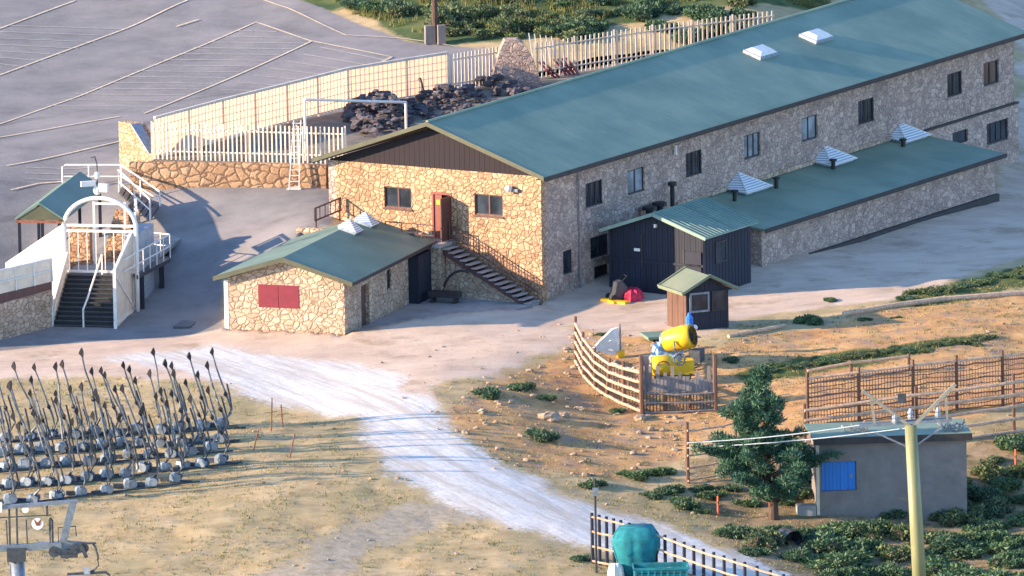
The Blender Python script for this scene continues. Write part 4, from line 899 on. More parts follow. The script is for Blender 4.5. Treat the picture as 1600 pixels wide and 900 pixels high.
# ------------------------------------------------------------ arched stair gate and covered footbridge
BZ = 2.2
bo = P(82, 513, 0); BF = Frame((bo.x, bo.y, 0), R(-12)); bw = 3.25
gate = thing('arched_stair_gate', BF(0, 0, 0), 'dark grated stair rising to a white arched gate with cream side panels', 'stair gate')
stp = MB(); NS = 12
for i in range(NS): stp.box(BF, .05, bw - .05, i * .28, i * .28 + .33, (i + 1) * BZ / NS - .05, (i + 1) * BZ / NS)
s1 = sub(stp, 'step', M['steel_dark'], gate)
rs = MB()
for i in range(NS): rs.box(BF, .06, bw - .06, i * .28 + .05, i * .28 + .07, i * BZ / NS, (i + 1) * BZ / NS - .052)
sub(rs, 'riser', M['black'], s1)
rt = MB().prism([BF(bw, -.15, -.1), BF(bw, 3.85, -.1), BF(bw, 3.85, 4.3), BF(bw, -.15, 3.0)], BF.x * .05)
p1 = sub(rt, 'side_panel', M['cream'], gate, label='tall right side panel of the stair')
fr = MB().bar(BF(bw + .03, -.15, -.1), BF(bw + .03, -.15, 3.05), .16).bar(BF(bw + .03, -.15, 3.0), BF(bw + .03, 3.85, 4.35), .13).bar(BF(bw + .03, 3.85, -.1), BF(bw + .03, 3.85, 4.35), .13).bar(BF(bw + .08, -.1, .35), BF(bw + .08, 3.8, .35), .1, .12).bar(BF(bw + .09, .1, 2.6), BF(bw + .09, 3.6, .5), .08)
sub(fr, 'panel_frame', M['white'], p1)
lf_ = MB().prism([BF(.0, 0, -.1), BF(.0, 3.4, -.1), BF(.0, 3.4, 3.2), BF(.0, 0, 1.1)], BF.x * -.05); p2 = sub(lf_, 'side_panel', M['cream'], gate)
fr = MB().bar(BF(0, 0, 0), BF(0, 0, 1.15), .1).bar(BF(0, 0, 1.1), BF(0, 3.4, 3.25), .1).bar(BF(0, 0, .5), BF(0, 3.4, 2.65), .07); sub(fr, 'panel_frame', M['white'], p2)
ym = 3.5; aw = 3.72; ax_ = -.15; ap = []; zs = BZ + 2.35; rise = 1.5
ap = [BF(ax_, ym, 0), BF(ax_, ym, BZ)] + [BF(ax_ + aw / 2 - aw / 2 * math.cos(t), ym, zs + rise * math.sin(t)) for t in np.linspace(0, math.pi, 25)] + [BF(ax_ + aw, ym, BZ), BF(ax_ + aw, ym, 0)]
ar = sub(MB().tube(ap, .11, 8), 'arch', M['white'], gate, smooth=True)
for z_ in (zs + .1, zs - .18, BZ + .1): sub(MB().bar(BF(ax_, ym, z_), BF(ax_ + aw, ym, z_), .10, .12), 'crossbar', M['white'], gate)
gv_ = MB()
for i in range(8): x = ax_ + .25 + (aw - .5) * i / 7; gv_.bar(BF(x, ym, BZ + .1), BF(x, ym, zs - .2), .05)
sub(gv_, 'gate_bar', M['white'], gate)
hr_ = MB().tube([BF(bw * .5, -.1, .1), BF(bw * .5, -.1, 1.0), BF(bw * .52, .6, 1.45), BF(bw * .56, 3.3, BZ + 1.0), BF(bw * .56, 3.3, BZ)], .05, 8); sub(hr_, 'handrail', M['white'], gate)
pl_ = MB().tube([BF(bw * .5, ym, BZ + 3.9), BF(bw * .5, ym, BZ + 5.6), BF(bw * .5 - .1, ym, BZ + 5.95), BF(bw * .5 - .3, ym, BZ + 5.9)], .04, 6)
an = sub(pl_, 'lamp_mast', M['steel_dark'], gate); lm_ = MB().ball(BF(bw * .5, ym, BZ + 5.0), .16, .16, .2, 8, 6).box(Frame(BF(bw * .5, ym, BZ + 4.6), .3), -.85, -.1, -.1, .1, -.12, .14).box(Frame(BF(bw * .5, ym, BZ + 4.5), -.5), .1, .6, -.1, .1, -.3, .1).ball(BF(bw * .5, ym, BZ + 4.25), .22, .2, .25, 8, 6)
sub(lm_, 'floodlight', M['white'], an, smooth=False)
# bridge deck, cabin
br = thing('footbridge', BF(0, 3.7, 0), 'raised footbridge deck behind the arched gate with white railings and a pale screened cabin', 'footbridge')
dk = MB().box(BF, -.1, bw + .1, 3.7, 17.0, BZ - .2, BZ); sub(dk, 'deck', M['slab'], br)
lg = MB()
for y in (8.0, 12.0, 16.5):
    for x in (.1, bw - .1): lg.bar(BF(x, y, -1), BF(x, y, BZ - .2), .22)
sub(lg, 'support', M['wood_dark'], br)
# right wing
w0, w1_, w2_, w3 = P(214, 430, BZ), P(266, 403, BZ), P(222, 398, BZ), P(208, 424, BZ)
wg = thing('side_platform', w0, 'small steel side platform with pale railings on two dark legs right of the arch', 'platform')
sub(MB().prism([v_ + Vector((0, 0, -.22)) for v_ in (w0, w1_, w2_, w3)], (0, 0, .2)), 'deck', M['steel_dark'], wg)
lg = MB(); 
for px, py in ((221, 432), (252, 413)): q = P(px, py, BZ - .2); lg.bar(Vector((q.x, q.y, -.5)), q, .26)
sub(lg, 'leg', M['wood_dark'], wg)
rl = MB(); U = lambda p, z: p + Vector((0, 0, z))
wa = P(194, 440, BZ)
for z in (.5, 1.1): rl.tube([U(wa, z), U(w0, z + .05), U(w1_, z + .1), U(w2_, z + .1)], .035, 6)
for f in np.linspace(0, 1, 6): p = w0.lerp(w1_, f); rl.tube([p, U(p, 1.15)], .035, 6)
for f in (.33, .66, 1): p = w1_.lerp(w2_, f); rl.tube([p, U(p, 1.15)], .035, 6)
sub(rl, 'railing', M['white'], wg)
# screened cabin: pale lower walls, dark glazing, shallow roof frame
cz = BZ
cbn = MB().box(BF, bw - .45, bw + .25, 4.2, 7.6, .6, cz + 1.9); sub(cbn, 'screen_wall', M['steel_pale'], br)
gz_ = MB()
for i in range(3): gz_.box(BF, bw - .3 - .35 * i, bw - .2 - .35 * i, 5.0 + i * 1.2, 5.9 + i * 1.2, cz + 2.0, cz + 2.85)
sub(gz_, 'glazing', M['black'], br)
fz = MB().bar(BF(bw + .1, 4.2, cz + 1.95), BF(bw - .9, 8.6, cz + 1.95), .12).bar(BF(bw + .1, 4.6, cz + 2.92), BF(bw - .9, 8.6, cz + 2.92), .12)
for i in range(4): fz.bar(BF(bw - .05 - .28 * i, 4.9 + i * 1.2, cz + 1.95), BF(bw - .05 - .28 * i, 4.9 + i * 1.2, cz + 2.92), .12)
sub(fz, 'glazing_frame', M['white'], br)
# inner things seen through the arch: stone wall, inner ladder like stair, boxes
sub(MB().box(BF, -.5, .55, 6.0, 6.6, -1, BZ + 1.9).box(BF, 2.4, 2.75, 6.0, 6.6, BZ + .003, BZ + 2.0), 'inner_wall', M['stone_warm'], br)
ist = MB()
for i in range(9): ist.box(BF, .95, 2.2, 7.0 + i * .35, 7.35 + i * .35, BZ + .003, BZ + (i + 1) * .24)
sub(ist, 'inner_stair', M['stone_warm'], br)
sub(MB().bar(BF(.75, 6.2, BZ), BF(.75, 6.2, BZ + 3.2), .12).bar(BF(2.35, 6.2, BZ), BF(2.35, 6.2, BZ + 3.2), .12).bar(BF(.75, 6.2, BZ + 3.1), BF(2.35, 6.2, BZ + 3.1), .1), 'inner_frame', M['white'], br)
# far railing of the bridge, stepping down to the right
rl = MB(); A_ = P(98, 292, 3.4); B_ = P(190, 292, 3.4); C_ = P(250, 322, 3.2); D_ = P(186, 300, 3.4); E_2 = P(235, 345, 2.9)
rl.tube([A_, U(A_, 1.05), U(A_.lerp(B_, .05), 1.15), U(B_, 1.15), U(C_, .75), C_], .05, 6); rl.tube([U(A_, .55), U(B_, .55), U(C_, .3)], .035, 6)
rl.tube([D_, U(D_, 1.15), U(E_2, 1.1), U(E_2, -.3)], .05, 6); rl.tube([U(D_, .55), U(E_2, .55)], .035, 6)
for f in (.45, 1): p = A_.lerp(B_, f); rl.tube([p, U(p, 1.15)], .045, 6)
for f in (.5,): p = B_.lerp(C_, f); rl.tube([p + Vector((0, 0, -.2)), U(p, .95)], .045, 6); p = D_.lerp(E_2, f); rl.tube([p, U(p, 1.1)], .045, 6)
sub(rl, 'railing', M['white'], br)
fst = MB(); 
for i in range(7): 
    p = B_.lerp(C_, i / 7); q2 = D_.lerp(E_2, i / 7); fst.prism([p, q2, D_.lerp(E_2, (i + .8) / 7), B_.lerp(C_, (i + .8) / 7)], (0, 0, -.12))
sub(fst, 'back_step', M['steel_dark'], br)
# ramp wall with brown band left of the stair
RWd = thing('ramp_wall', BF(-.1, .1, 0), 'pale stone ramp wall with a brown band and cream parapet left of the stair', 'wall')
ra0 = P(83, 513, 0); rb0 = P(-60, 548, -.05); r0 = Vector((ra0.x, ra0.y, 0)); r1 = Vector((rb0.x, rb0.y, 0)); rn = Vector((-(r1 - r0).y, (r1 - r0).x, 0)).normalized() * -1
def vs_(p, z): return Vector((p.x, p.y, z))
def face(z0, z1, z2, z3, th, out=0): return MB().prism([vs_(r0, z0) - rn * out, vs_(r1, z1) - rn * out, vs_(r1, z2) - rn * out, vs_(r0, z3) - rn * out], rn * th)
za, zb2 = zat(ra0, 452), zat(rb0, 492); zc, zd = zat(ra0, 440), zat(rb0, 474); ze_, zf_ = zat(ra0, 404), zat(rb0, 437)
sub(face(-1, -1, zb2, za, .5), 'wall', M['stone_pale'], RWd); sub(face(za * 1 + .003, zb2 + .003, zd, zc, .55, .04) if False else MB().prism([vs_(r0, za + .004), vs_(r1, zb2 + .004), vs_(r1, zd), vs_(r0, zc)], rn * .55), 'band', M['frame'], RWd)
pnl = sub(MB().prism([vs_(r0, zc + .004), vs_(r1, zd + .004), vs_(r1, zf_), vs_(r0, ze_)], rn * .06), 'parapet_panel', M['cream'], RWd)
rr = MB().tube([vs_(r0, ze_), vs_(r1, zf_)], .05, 6).tube([vs_(r0, (zc + ze_) / 2) - rn * .06, vs_(r1, (zd + zf_) / 2) - rn * .06], .035, 6)
for f in np.linspace(0, 1, 6): p = r0.lerp(r1, f); rr.tube([vs_(p, zc + (zd - zc) * f) - rn * .05, vs_(p, ze_ + (zf_ - ze_) * f)], .04, 6)
sub(rr, 'parapet_rail', M['white'], RWd)
# upper sloping parapet behind
u0 = BF(-.15, 3.6, 0); u1 = P(10, 432, 1.6); u0 = vs_(u0, 0); u1v = vs_(u1, 0)
zt0 = zat(u0, 350); zt1 = zat(u1v, 412); zl0 = zat(u0, 428); zl1 = zat(u1v, 440)
up_ = sub(MB().prism([vs_(u0, zl0 - 1), vs_(u1v, zl1 - 1), vs_(u1v, zt1), vs_(u0, zt0)], (0, .06, 0)), 'upper_parapet', M['cream'], RWd)
rr = MB().tube([vs_(u0, zt0), vs_(u1v, zt1)], .05, 6).tube([vs_(u0, (zt0 + zl0) / 2) + Vector((0, -.04, 0)), vs_(u1v, (zt1 + zl1) / 2) + Vector((0, -.04, 0))], .04, 6)
for f in np.linspace(0, 1, 5): p = u0.lerp(u1v, f); rr.tube([vs_(p, zl0 + (zl1 - zl0) * f) + Vector((0, -.04, 0)), vs_(p, zt0 + (zt1 - zt0) * f)], .035, 6)
sub(rr, 'parapet_rail', M['white'], up_)
# long shelter with a green roof
kz = 4.3; ka = P(26, 341, kz); KF = Frame((ka.x, ka.y, 0), R(-11)); kw = 2.35; kl = 9.5
kio = thing('shelter', KF(kw / 2, 0, 0), 'open shelter with a green gabled roof on dark posts behind the ramp', 'shelter')
for s in (-1, 1):
    ro = sub(MB().prism([KF(kw / 2 + s * (kw / 2 + .1), 0, kz), KF(kw / 2 + s * .002, 0, kz + .82), KF(kw / 2 + s * .002, 0, kz + .72), KF(kw / 2 + s * (kw / 2 + .1), 0, kz - .1)], KF.y * kl), 'roof', M['roof_y'], kio)
sub(MB().prism([KF(-.02, .06, kz - .08), KF(kw + .02, .06, kz - .08), KF(kw / 2, .06, kz + .68)], KF.y * .06), 'gable', M['roof_edge'], kio)
sub(MB().box(KF, -.05, kw + .05, .0, .055, kz - .24, kz - .10), 'tie_beam', M['rust'], kio)
ps = [(.1, .15), (kw - .1, .15), (kw * .55, .15), (.1, 4.5), (kw - .1, 4.5), (.1, 9.2), (kw - .1, 9.2)]
for x, y in ps: q = KF(x, y, 0); zgq = gz(q.x, q.y); sub(MB().bar(vs_(q, zgq - .1), vs_(q, kz - .1 - .005), .16), 'post', M['wood_dark'], kio)
# drain cover
q = GP(290, 507); single(MB().box(Frame(q, R(-12)), -.42, .42, -.9, .9, -.05, .06), 'drain_cover', M['steel_dark'], q, 'dark square drain cover in the asphalt between stair and stone building', 'drain cover')

# ------------------------------------------------------------ timber fences
def rail_fence(name, label, tops, bots, nr, posts_at, mat='wood_fence', pmat='wood_brown', double=False, r=.07, group=None, spindles=0, sag=0, post_out=.15):
    """tops/bots: image rows of the top and bottom rail along the run; the run stands on the ground below the bottom rail"""
    base = [GP(*b) for b in bots]; t = thing(name, base[0], label, 'fence', group)
    def at(f, r_):   # f along 0..1, r_ 0 bottom .. 1 top
        k = f * (len(base) - 1); i = min(int(k), len(base) - 2); u = k - i
        b = base[i].lerp(base[i + 1], u); h0 = zat(base[i], tops[i][1]) - base[i].z; h1 = zat(base[i + 1], tops[i + 1][1]) - base[i + 1].z
        lean0 = (tops[i][0] - bots[i][0]) / 31; lean1 = (tops[i + 1][0] - bots[i + 1][0]) / 31
        return b + Vector((lean0 + (lean1 - lean0) * u, 0, h0 + (h1 - h0) * u)) * r_
    for f in posts_at: sub(MB().tube([at(f, -.08), at(f, 1.0 + post_out)], [.09, .08], 7), 'post', M[pmat], t)
    ns = (len(base) - 1) * 4
    for j in range(nr):
        rr = j / (nr - 1) * .94 + .05; off = Vector((0, -.1, 0)); mb = MB()
        pts = [at(i / ns, rr) + off + Vector((0, 0, random.uniform(-.02, .02) - sag * math.sin(i / ns * math.pi))) for i in range(ns + 1)]
        mb.tube(pts, r, 6)
        if double: mb.tube([p + Vector((0, .22, .02)) for p in pts], r * .9, 6)
        sub(mb, 'rail', M[mat], t)
    if spindles:
        mb = MB()
        for i in range(spindles): f = (i + .5) / spindles; mb.bar(at(f, .02) + Vector((0, .0, 0)), at(f, 1.02), .06)
        sub(mb, 'upright', M[pmat], t)
    return t
rail_fence('log_fence', 'curving log fence of pale rails on the left of the snow gun pen', [(900, 504), (912, 528), (930, 552), (953, 568), (975, 574), (1001, 581)], [(899, 566), (912, 590), (930, 608), (948, 620), (975, 634), (1001, 645)], 5, [0, .2, .4, .6, .8, 1], 'wood_fence', 'wood_brown', double=True, r=.075, spindles=26)
rail_fence('log_fence', 'rough fence of dark rails and hanging boards in front of the yellow snow guns', [(1003, 612), (1060, 616), (1118, 612)], [(1003, 645), (1060, 645), (1118, 641)], 3, [0, .33, .66, 1], 'wood_grey', 'wood_brown', r=.05, spindles=22, post_out=.02)
q0 = GP(1003, 640); q1 = GP(1117, 638); pb_ = thing('board_screen', q0, 'screen of weathered grey vertical boards under the yellow snow gun', 'screen')
rr_ = random.Random(4); mb = MB()
for i in range(20):
    p = q0.lerp(q1, (i + .5) / 20) + Vector((0, .05, 0)); mb.bar(vs_(p, zat(p, 614 + rr_.uniform(-4, 4))), vs_(p, zat(p, 588 + rr_.choice((-16, -6, 0, 3, 5)))), .04, .17, up=(1, 0, 0))
sub(mb, 'board', M['wood_grey'], pb_); sub(MB().bar(vs_(q0, zat(q0, 603)) + Vector((0, .4, 0)), vs_(q1, zat(q1, 600)) + Vector((0, .4, 0)), .06), 'rail', M['wood_brown'], pb_)
for (px, pt, py, mt_, lab) in ((1003, 556, 647, 'wood_brown', 'thick brown corner post between the two snow gun pen fences'), (1118, 553, 642, 'wood_brown', 'tall thin brown post at the right end of the board screen')):
    q = GP(px, py); single(MB().tube([q - Vector((0, 0, .2)), vs_(q, zat(q, pt))], .11, 7), 'fence_post', M[mt_], q, lab, 'post')
q = GP(1008, 606); gb2 = MB().box(Frame(q, .2), -.2, .2, -.1, .1, .0, zat(q, 556) - q.z); single(gb2, 'grey_board', M['wood_grey'], q, 'upright pale grey board with a white cap at the pen corner', 'board')
# fence and netting on the right bank
rail_fence('rail_fence', 'long fence of pale horizontal rails across the right bank, behind the pump house', [(1258, 641), (1420, 618), (1570, 598), (1680, 582)], [(1258, 708), (1420, 700), (1570, 680), (1680, 664)], 5, [0, .36, .71, 1], 'wood_fence', 'wood_brown', r=.085)
nb_ = [GP(1262, 668), GP(1420, 652), GP(1570, 634), GP(1680, 622)]
nt_ = thing('snow_net', nb_[0], 'reddish brown snow netting stretched between posts above the pale rails on the right bank', 'net')
tops_ = [592, 572, 556, 544]
mb = MB(); pm = MB()
def net(f, r_):
    k = f * 3; i = min(int(k), 2); u = k - i; b = nb_[i].lerp(nb_[i + 1], u); z0 = b.z + .1; z1 = zat(nb_[i], tops_[i]) * (1 - u) + zat(nb_[i + 1], tops_[i + 1]) * u
    return vs_(b, z0 + (z1 - z0) * r_)
M['net'] = plain('red_brown_netting', (.24, .12, .08), .8, .4, 4)
for j in range(11): pts = [net(i / 30, j / 10) + Vector((0, random.uniform(-.05, .05), random.uniform(-.05, .05))) for i in range(31)]; mb.tube(pts, .022 if j % 3 else .04, 4)
for i in range(100): f = (i + .5) / 100; mb.tube([net(f, .0), net(f, .5), net(f, 1)], .018, 4)
sub(mb, 'netting', M['net'], nt_)
for f in (0, .17, .35, .5, .66, .83, 1): sub(MB().tube([net(f, -.25), net(f, 1.12)], .08, 6), 'post', M['wood_brown'], nt_)
sub(MB().tube([net(i / 12, 1.0) for i in range(13)], .07, 6), 'top_rail', M['wood_fence'], nt_)
rail_fence('rail_fence', 'pale rails seen beyond the netting, highest fence on the right bank', [(1262, 578), (1330, 566), (1420, 556)], [(1262, 600), (1330, 590), (1420, 578)], 2, [0, .5, 1], 'wood_fence', 'wood_brown', r=.07)
rail_fence('rail_fence', 'short three rail fence with a stout post left of the pine tree', [(1075, 672), (1110, 668), (1150, 660)], [(1075, 755), (1110, 748), (1150, 742)], 5, [0, 1], 'wood_fence', 'wood_brown', r=.05)
# foreground fence
rail_fence('paddock_fence', 'dark posted fence with pale rails running downhill past the teal covered machine', [(926, 806), (975, 818), (1035, 838), (1100, 862), (1170, 884), (1260, 912), (1340, 935)], [(926, 880), (975, 890), (1035, 906), (1100, 930), (1170, 952), (1260, 975), (1340, 998)], 4, [i / 26 for i in range(27)], 'wood_fence', 'wood_dark', r=.055, post_out=.06)
q = GP(932, 895); t = thing('marker_post', q, 'tall thin dark post with a small grey plate at the fence start', 'post')
sub(MB().tube([q - Vector((0, 0, .2)), vs_(q, zat(q, 748))], .06, 6), 'post', M['wood_dark'], t); sub(MB().box(Frame(vs_(q, zat(q, 768)), 0), -.12, .16, -.09, -.065, -.2, .2), 'plate', M['steel'], t)
# kerb logs
def log(pts, r, lab, mat='wood_fence'):
    p = [GP(*a) + Vector((0, 0, r * .8)) for a in pts]; single(MB().tube(p, r, 7), 'log_kerb', M[mat], p[0], lab, 'log')
log([(1138, 528), (1180, 520), (1226, 511)], .10, 'pale log lying on the ground right of the ticket hut')
log([(1318, 494), (1400, 480), (1470, 471), (1560, 464), (1640, 461)], .14, 'long pale log kerb at the top of the orange bank')
# orange markers
for px, pt, pb2, lab in ((1122, 775, 806, 'orange marker stake left of the pine trunk'), (1203, 768, 808, 'orange marker stake just beside the pine trunk'), (1322, 722, 797, 'thin orange marker pole in front of the blue door'), (1587, 702, 738, 'orange marker stake at the right edge of the junipers')):
    q = GP(px, pb2); t = thing('marker_stake', q, lab, 'stake', 'orange marker stakes'); z = zat(q, pt) - q.z
    sub(MB().tube([q, q + Vector((0, 0, z))], .055 if pt != 722 else .04, 6), 'stake', M['orange'], t); sub(MB().tube([q + Vector((0, 0, z * .62)), q + Vector((0, 0, z * .74))], .062 if pt != 722 else .047, 6), 'band', M['white' if pt == 722 else 'rust'], t)
for px, pt, pb2, dx, lab in ((424, 622, 674, 2, 'dark thin stick left of a pair on the grass by the hangers'), (442, 632, 668, -2, 'dark thin stick right of a pair on the grass by the hangers'), (396, 672, 704, 8, 'short leaning dark stick beside the hangers'), (453, 678, 715, 8, 'leaning thin stick standing alone on the dry grass')):
    q = GP(px, pb2); z = zat(q, pt); single(MB().tube([q, vs_(q, z) + Vector((dx / 31, 0, 0))], .035, 5).bar(q + Vector((-.3, 0, (z - q.z) * .55)), q + Vector((.3, 0, (z - q.z) * .6)), .03) if px in (424, 442) else MB().tube([q, vs_(q, z) + Vector((dx / 31, 0, 0))], .035, 5), 'thin_stake', M['rust'], q, lab, 'stake')
#@@P4
# ------------------------------------------------------------ snow guns and things in the pen
def rotm(ax, ang): return Matrix.Rotation(ang, 3, ax)
def snowgun(loc, yaw, tilt, label, upright=True, scale=1.0):
    loc = Vector(loc); t = thing('snow_gun', loc, label, 'snow gun', 'yellow snow guns')
    hgt = 1.45 * scale if upright else .55
    A = Vector((math.cos(yaw) * math.cos(tilt), math.sin(yaw) * math.cos(tilt), math.sin(tilt))); c = loc + Vector((0, 0, hgt))
    # barrel: hollow shell with flared mouth
    prof = [(-.75, .52), (-.7, .60), (-.3, .62), (.35, .58), (.75, .50), (.80, .46)]; prof = [(a * scale, b * scale) for a, b in prof]
    pts = [c + A * a for a, b in prof]; sub(MB().tube(pts, [b for a, b in prof], 20, False).tube([p for p in pts], [b * .93 for a, b in prof], 20, False), 'barrel', M['yellow'], t, True)
    u = A.cross(Vector((0, 0, 1))).normalized(); v = u.cross(A).normalized()
    g = MB()
    for k in range(5):
        r = .1 + .11 * k; g.tube([c - A * .74 * scale + (u * math.cos(a_) + v * math.sin(a_)) * r * scale for a_ in np.linspace(0, 2 * math.pi, 17)], .012, 4)
    for k in range(8): a_ = k * math.pi / 4; g.bar(c - A * .74 * scale, c - A * .74 * scale + (u * math.cos(a_) + v * math.sin(a_)) * .56 * scale, .02)
    sub(g, 'intake_grille', M['black'], t)
    sub(MB().tube([c + A * .78 * scale, c + A * .86 * scale], [.50 * scale, .49 * scale], 20, False).ball(c + A * .3 * scale, .16, .16, .16, 8, 6), 'nozzle_ring', M['steel'], t)
    sub(MB().ball(c - A * .2 * scale, .5 * scale, .5 * scale, .5 * scale, 12, 8), 'fan', M['black'], t)
    yk = MB()
    for s in (-1, 1): yk.tube([c + u * s * .68 * scale, c + u * s * .68 * scale - Vector((0, 0, .35)), c + u * s * .35 * scale - Vector((0, 0, .75 * scale))], .05, 6)
    yk.tube([c + u * .35 * scale - Vector((0, 0, .75 * scale)), c - u * .35 * scale - Vector((0, 0, .75 * scale))], .06, 6); sub(yk, 'yoke', M['steel'], t)
    if upright:
        sub(MB().tube([loc + Vector((0, 0, .25)), c - Vector((0, 0, .75 * scale))], .10, 8), 'stand', M['steel'], t)
        l = MB()
        for k in range(3): a_ = k * 2.1 + .4; l.tube([loc + Vector((0, 0, .45)), loc + Vector((math.cos(a_) * .8, math.sin(a_) * .8, .02))], .05, 6)
        sub(l, 'leg', M['steel'], t)
        sub(MB().box(Frame(loc, yaw), -1.2, -.65, -.35, .35, .35, .95), 'control_cabinet', M['steel_dark'], t)
    return t
q = GP(1062, 574); snowgun(q, R(158), R(-14), 'upright yellow snow gun turned to the left, beside the ticket hut', True, 1.0)
q = GP(1052, 604)
def hood(q, label):
    t = thing('snow_gun', q, label, 'snow gun', 'yellow snow guns'); F = Frame(q, R(8)); z0 = zat(q, 585) - q.z; h = .98
    def arch(x0, x1, r, n=10): 
        pr = [F(x0, r * math.cos(a_), z0 + h * math.sin(a_)) for a_ in np.linspace(0, math.pi, n)]; return MB().prism(pr, F.x * (x1 - x0))
    b = MB().tube([F(-1.05, 0, z0 + .45), F(-.95, 0, z0 + .45), F(-.2, 0, z0 + .48), F(-.1, 0, z0 + .45)], [.44, .52, .52, .40], 18); sub(b, 'barrel', M['yellow'], t, True)
    sub(MB().box(F, -.1, 1.0, -.42, .42, z0 + .02, z0 + .72), 'housing', M['yellow'], t)
    sub(MB().tube([F(.25, -.48, z0 + .85 + .28 * math.sin(a_)) + F.x * .28 * math.cos(a_) for a_ in np.linspace(0, 2 * math.pi, 17)], .05, 6).tube([F(.25, -.45, z0 + .85), F(.25, -.55, z0 + .85)], .13, 10), 'hose_wheel', M['steel'], t)
    sub(MB().tube([F(-.55 + .35 * math.cos(a_), -.53, z0 + .42 + .35 * math.sin(a_)) for a_ in np.linspace(.4, math.pi + .3, 12)], .035, 6), 'handle', M['rust'], t)
    l = MB()
    for x in (-.8, .8):
        for y in (-.4, .4): l.bar(F(x, y, -.05), F(x, y, z0 + .1), .08)
    l.bar(F(-1, -.4, z0), F(1, -.4, z0), .08).bar(F(-1, .4, z0), F(1, .4, z0), .08); sub(l, 'stand', M['steel_dark'], t)
hood(q, 'low yellow snow gun lying behind the grey board screen')
def blob(name, c, rx, ry, h, mat, label, cat, seed=1, seg=18, rings=10, jit=.12, drape=None):
    """cover draped over something: lumpy closed shell standing on the ground"""
    rr = random.Random(seed); vs = []; fs = []
    for i in range(rings + 1):
        f = i / rings; z = h * math.sin(f * math.pi / 2) if drape is None else h * f
        k = math.cos(f * math.pi / 2) ** .45 if drape is None else drape(f)
        for j in range(seg): a_ = 2 * math.pi * j / seg; kk = k * (1 if drape is None else (abs(math.cos(a_)) ** 4 + abs(math.sin(a_)) ** 4) ** -.25) * (1 + jit * math.sin(j * 2.4 + seed + f * 2) + jit * .6 * (rr.random() - .5)); vs.append(Vector(c) + Vector((math.cos(a_) * rx * kk, math.sin(a_) * ry * kk, z + (rr.random() - .5) * .04)))
    for i in range(rings):
        for j in range(seg): fs.append((i * seg + j, i * seg + (j + 1) % seg, (i + 1) * seg + (j + 1) % seg, (i + 1) * seg + j))
    fs.append(tuple(range(rings * seg, rings * seg + seg)))
    return single(MB().add(vs, fs), name, M[mat], c, label, cat, smooth=drape is not None)
q = GP(1040, 566); blob('covered_machine', q, .75, .8, 1.05, 'slide', 'pale blue grey cover over a low machine left of the upright snow gun', 'cover', 3)
q = GP(1030, 570); blob('white_sack', q, .55, .4, .5, 'white', 'small white sack at the foot of the pale blue cover', 'sack', 5)
q = GP(1078, 560); t = thing('blue_canister', q + Vector((0, 0, 0)), 'blue and white canister standing on a stake between hut and snow gun', 'canister'); z = zat(q, 512) - q.z
sub(MB().tube([q, q + Vector((0, 0, z))], .06, 6), 'stand', M['steel'], t); sub(MB().tube([q + Vector((0, 0, z)), q + Vector((0, 0, z + .1)), q + Vector((0, 0, z + .5)), q + Vector((0, 0, z + .62)), q + Vector((0, 0, z + .75))], [.14, .2, .2, .1, .07], 10), 'canister', M['bluecloth'], t); sub(MB().ball(q + Vector((.25, 0, z)), .16, .16, .15, 8, 6), 'cap', M['white'], t)
q = GP(1040, 528); single(MB().box(Frame(q, .25), -1.1, 1.1, -.8, .8, .1, .22).box(Frame(q, .25), -1.0, -.8, -.6, .6, 0, .1).box(Frame(q, .25), .8, 1.0, -.6, .6, 0, .1), 'green_platform', M['roof'], q, 'low flat green platform on the road edge left of the ticket hut', 'platform')
# white folded sled stretcher at the left of the pen
q = GP(948, 560); t = thing('white_sledge', q, 'white rescue sledge propped up inside the log fence', 'sledge'); F = Frame(q, .3)
sub(MB().prism([F(-.7, 0, .5), F(-.3, -.1, .95), F(.3, -.1, 1.45), F(.62, 0, 1.5), (F(.65, 0, .3)), F(.3, -.05, .15)], F.y * .22), 'shell', M['white'], t)
sub(MB().tube([F(-.95, 0, 1.1), F(-.3, 0, .75), F(.2, -.12, .9)], .04, 6).tube([F(-.95, 0, .75), F(-.2, 0, .5), F(.3, -.12, .4)], .04, 6), 'handle', M['white'], t)
sub(MB().bar(F(.75, .1, 0), F(.75, .1, 1.65), .2, .08), 'stand', M['wood_grey'], t); sub(MB().box(F, .55, .9, -.1, .1, 0, .35), 'yellow_foot', M['yellow'], t)
# bags by the shed
q = GP(967, 469); t = thing('dark_machine', q, 'dark grey machine with wheels lying by the timber shed wall', 'machine'); F = Frame(q, .4)
sub(MB().prism([F(-.5, -.3, .1), F(.35, -.3, .1), F(.35, -.3, .7), F(.05, -.3, 1.05), (F(-.2, -.3, .95)), F(-.3, -.3, .45)], F.y * .6), 'body', M['steel_dark'], t); w_ = MB()
for x in (-.4, .3):
    for y in (-.36, .34): w_.tube([F(x, y - .05, .17), F(x, y + .05, .17)], .18, 12)
sub(w_, 'wheel', M['black'], t); sub(MB().tube([F(.0, -.25, .9), F(.35, -.25, 1.25), F(.35, .25, 1.25), F(0, .25, .9)], .03, 6), 'handle', M['black'], t)
q = GP(988, 467); blob('red_tarpaulin', q, .5, .9, .55, 'redcloth', 'crumpled bright red tarpaulin in front of the timber shed', 'tarpaulin', 7, jit=.2)
for i, (px, py) in enumerate(((945, 470), (960, 473), (972, 474))):
    q = GP(px, py); single(MB().box(Frame(q, .5 * i), -.22, .22, -.3, .3, 0, .12), 'yellow_board', M['yellow'], q, ['leftmost of three small yellow boards on the ground by the shed', 'middle one of three small yellow boards by the shed', 'rightmost of three small yellow boards by the shed'][i], 'board')
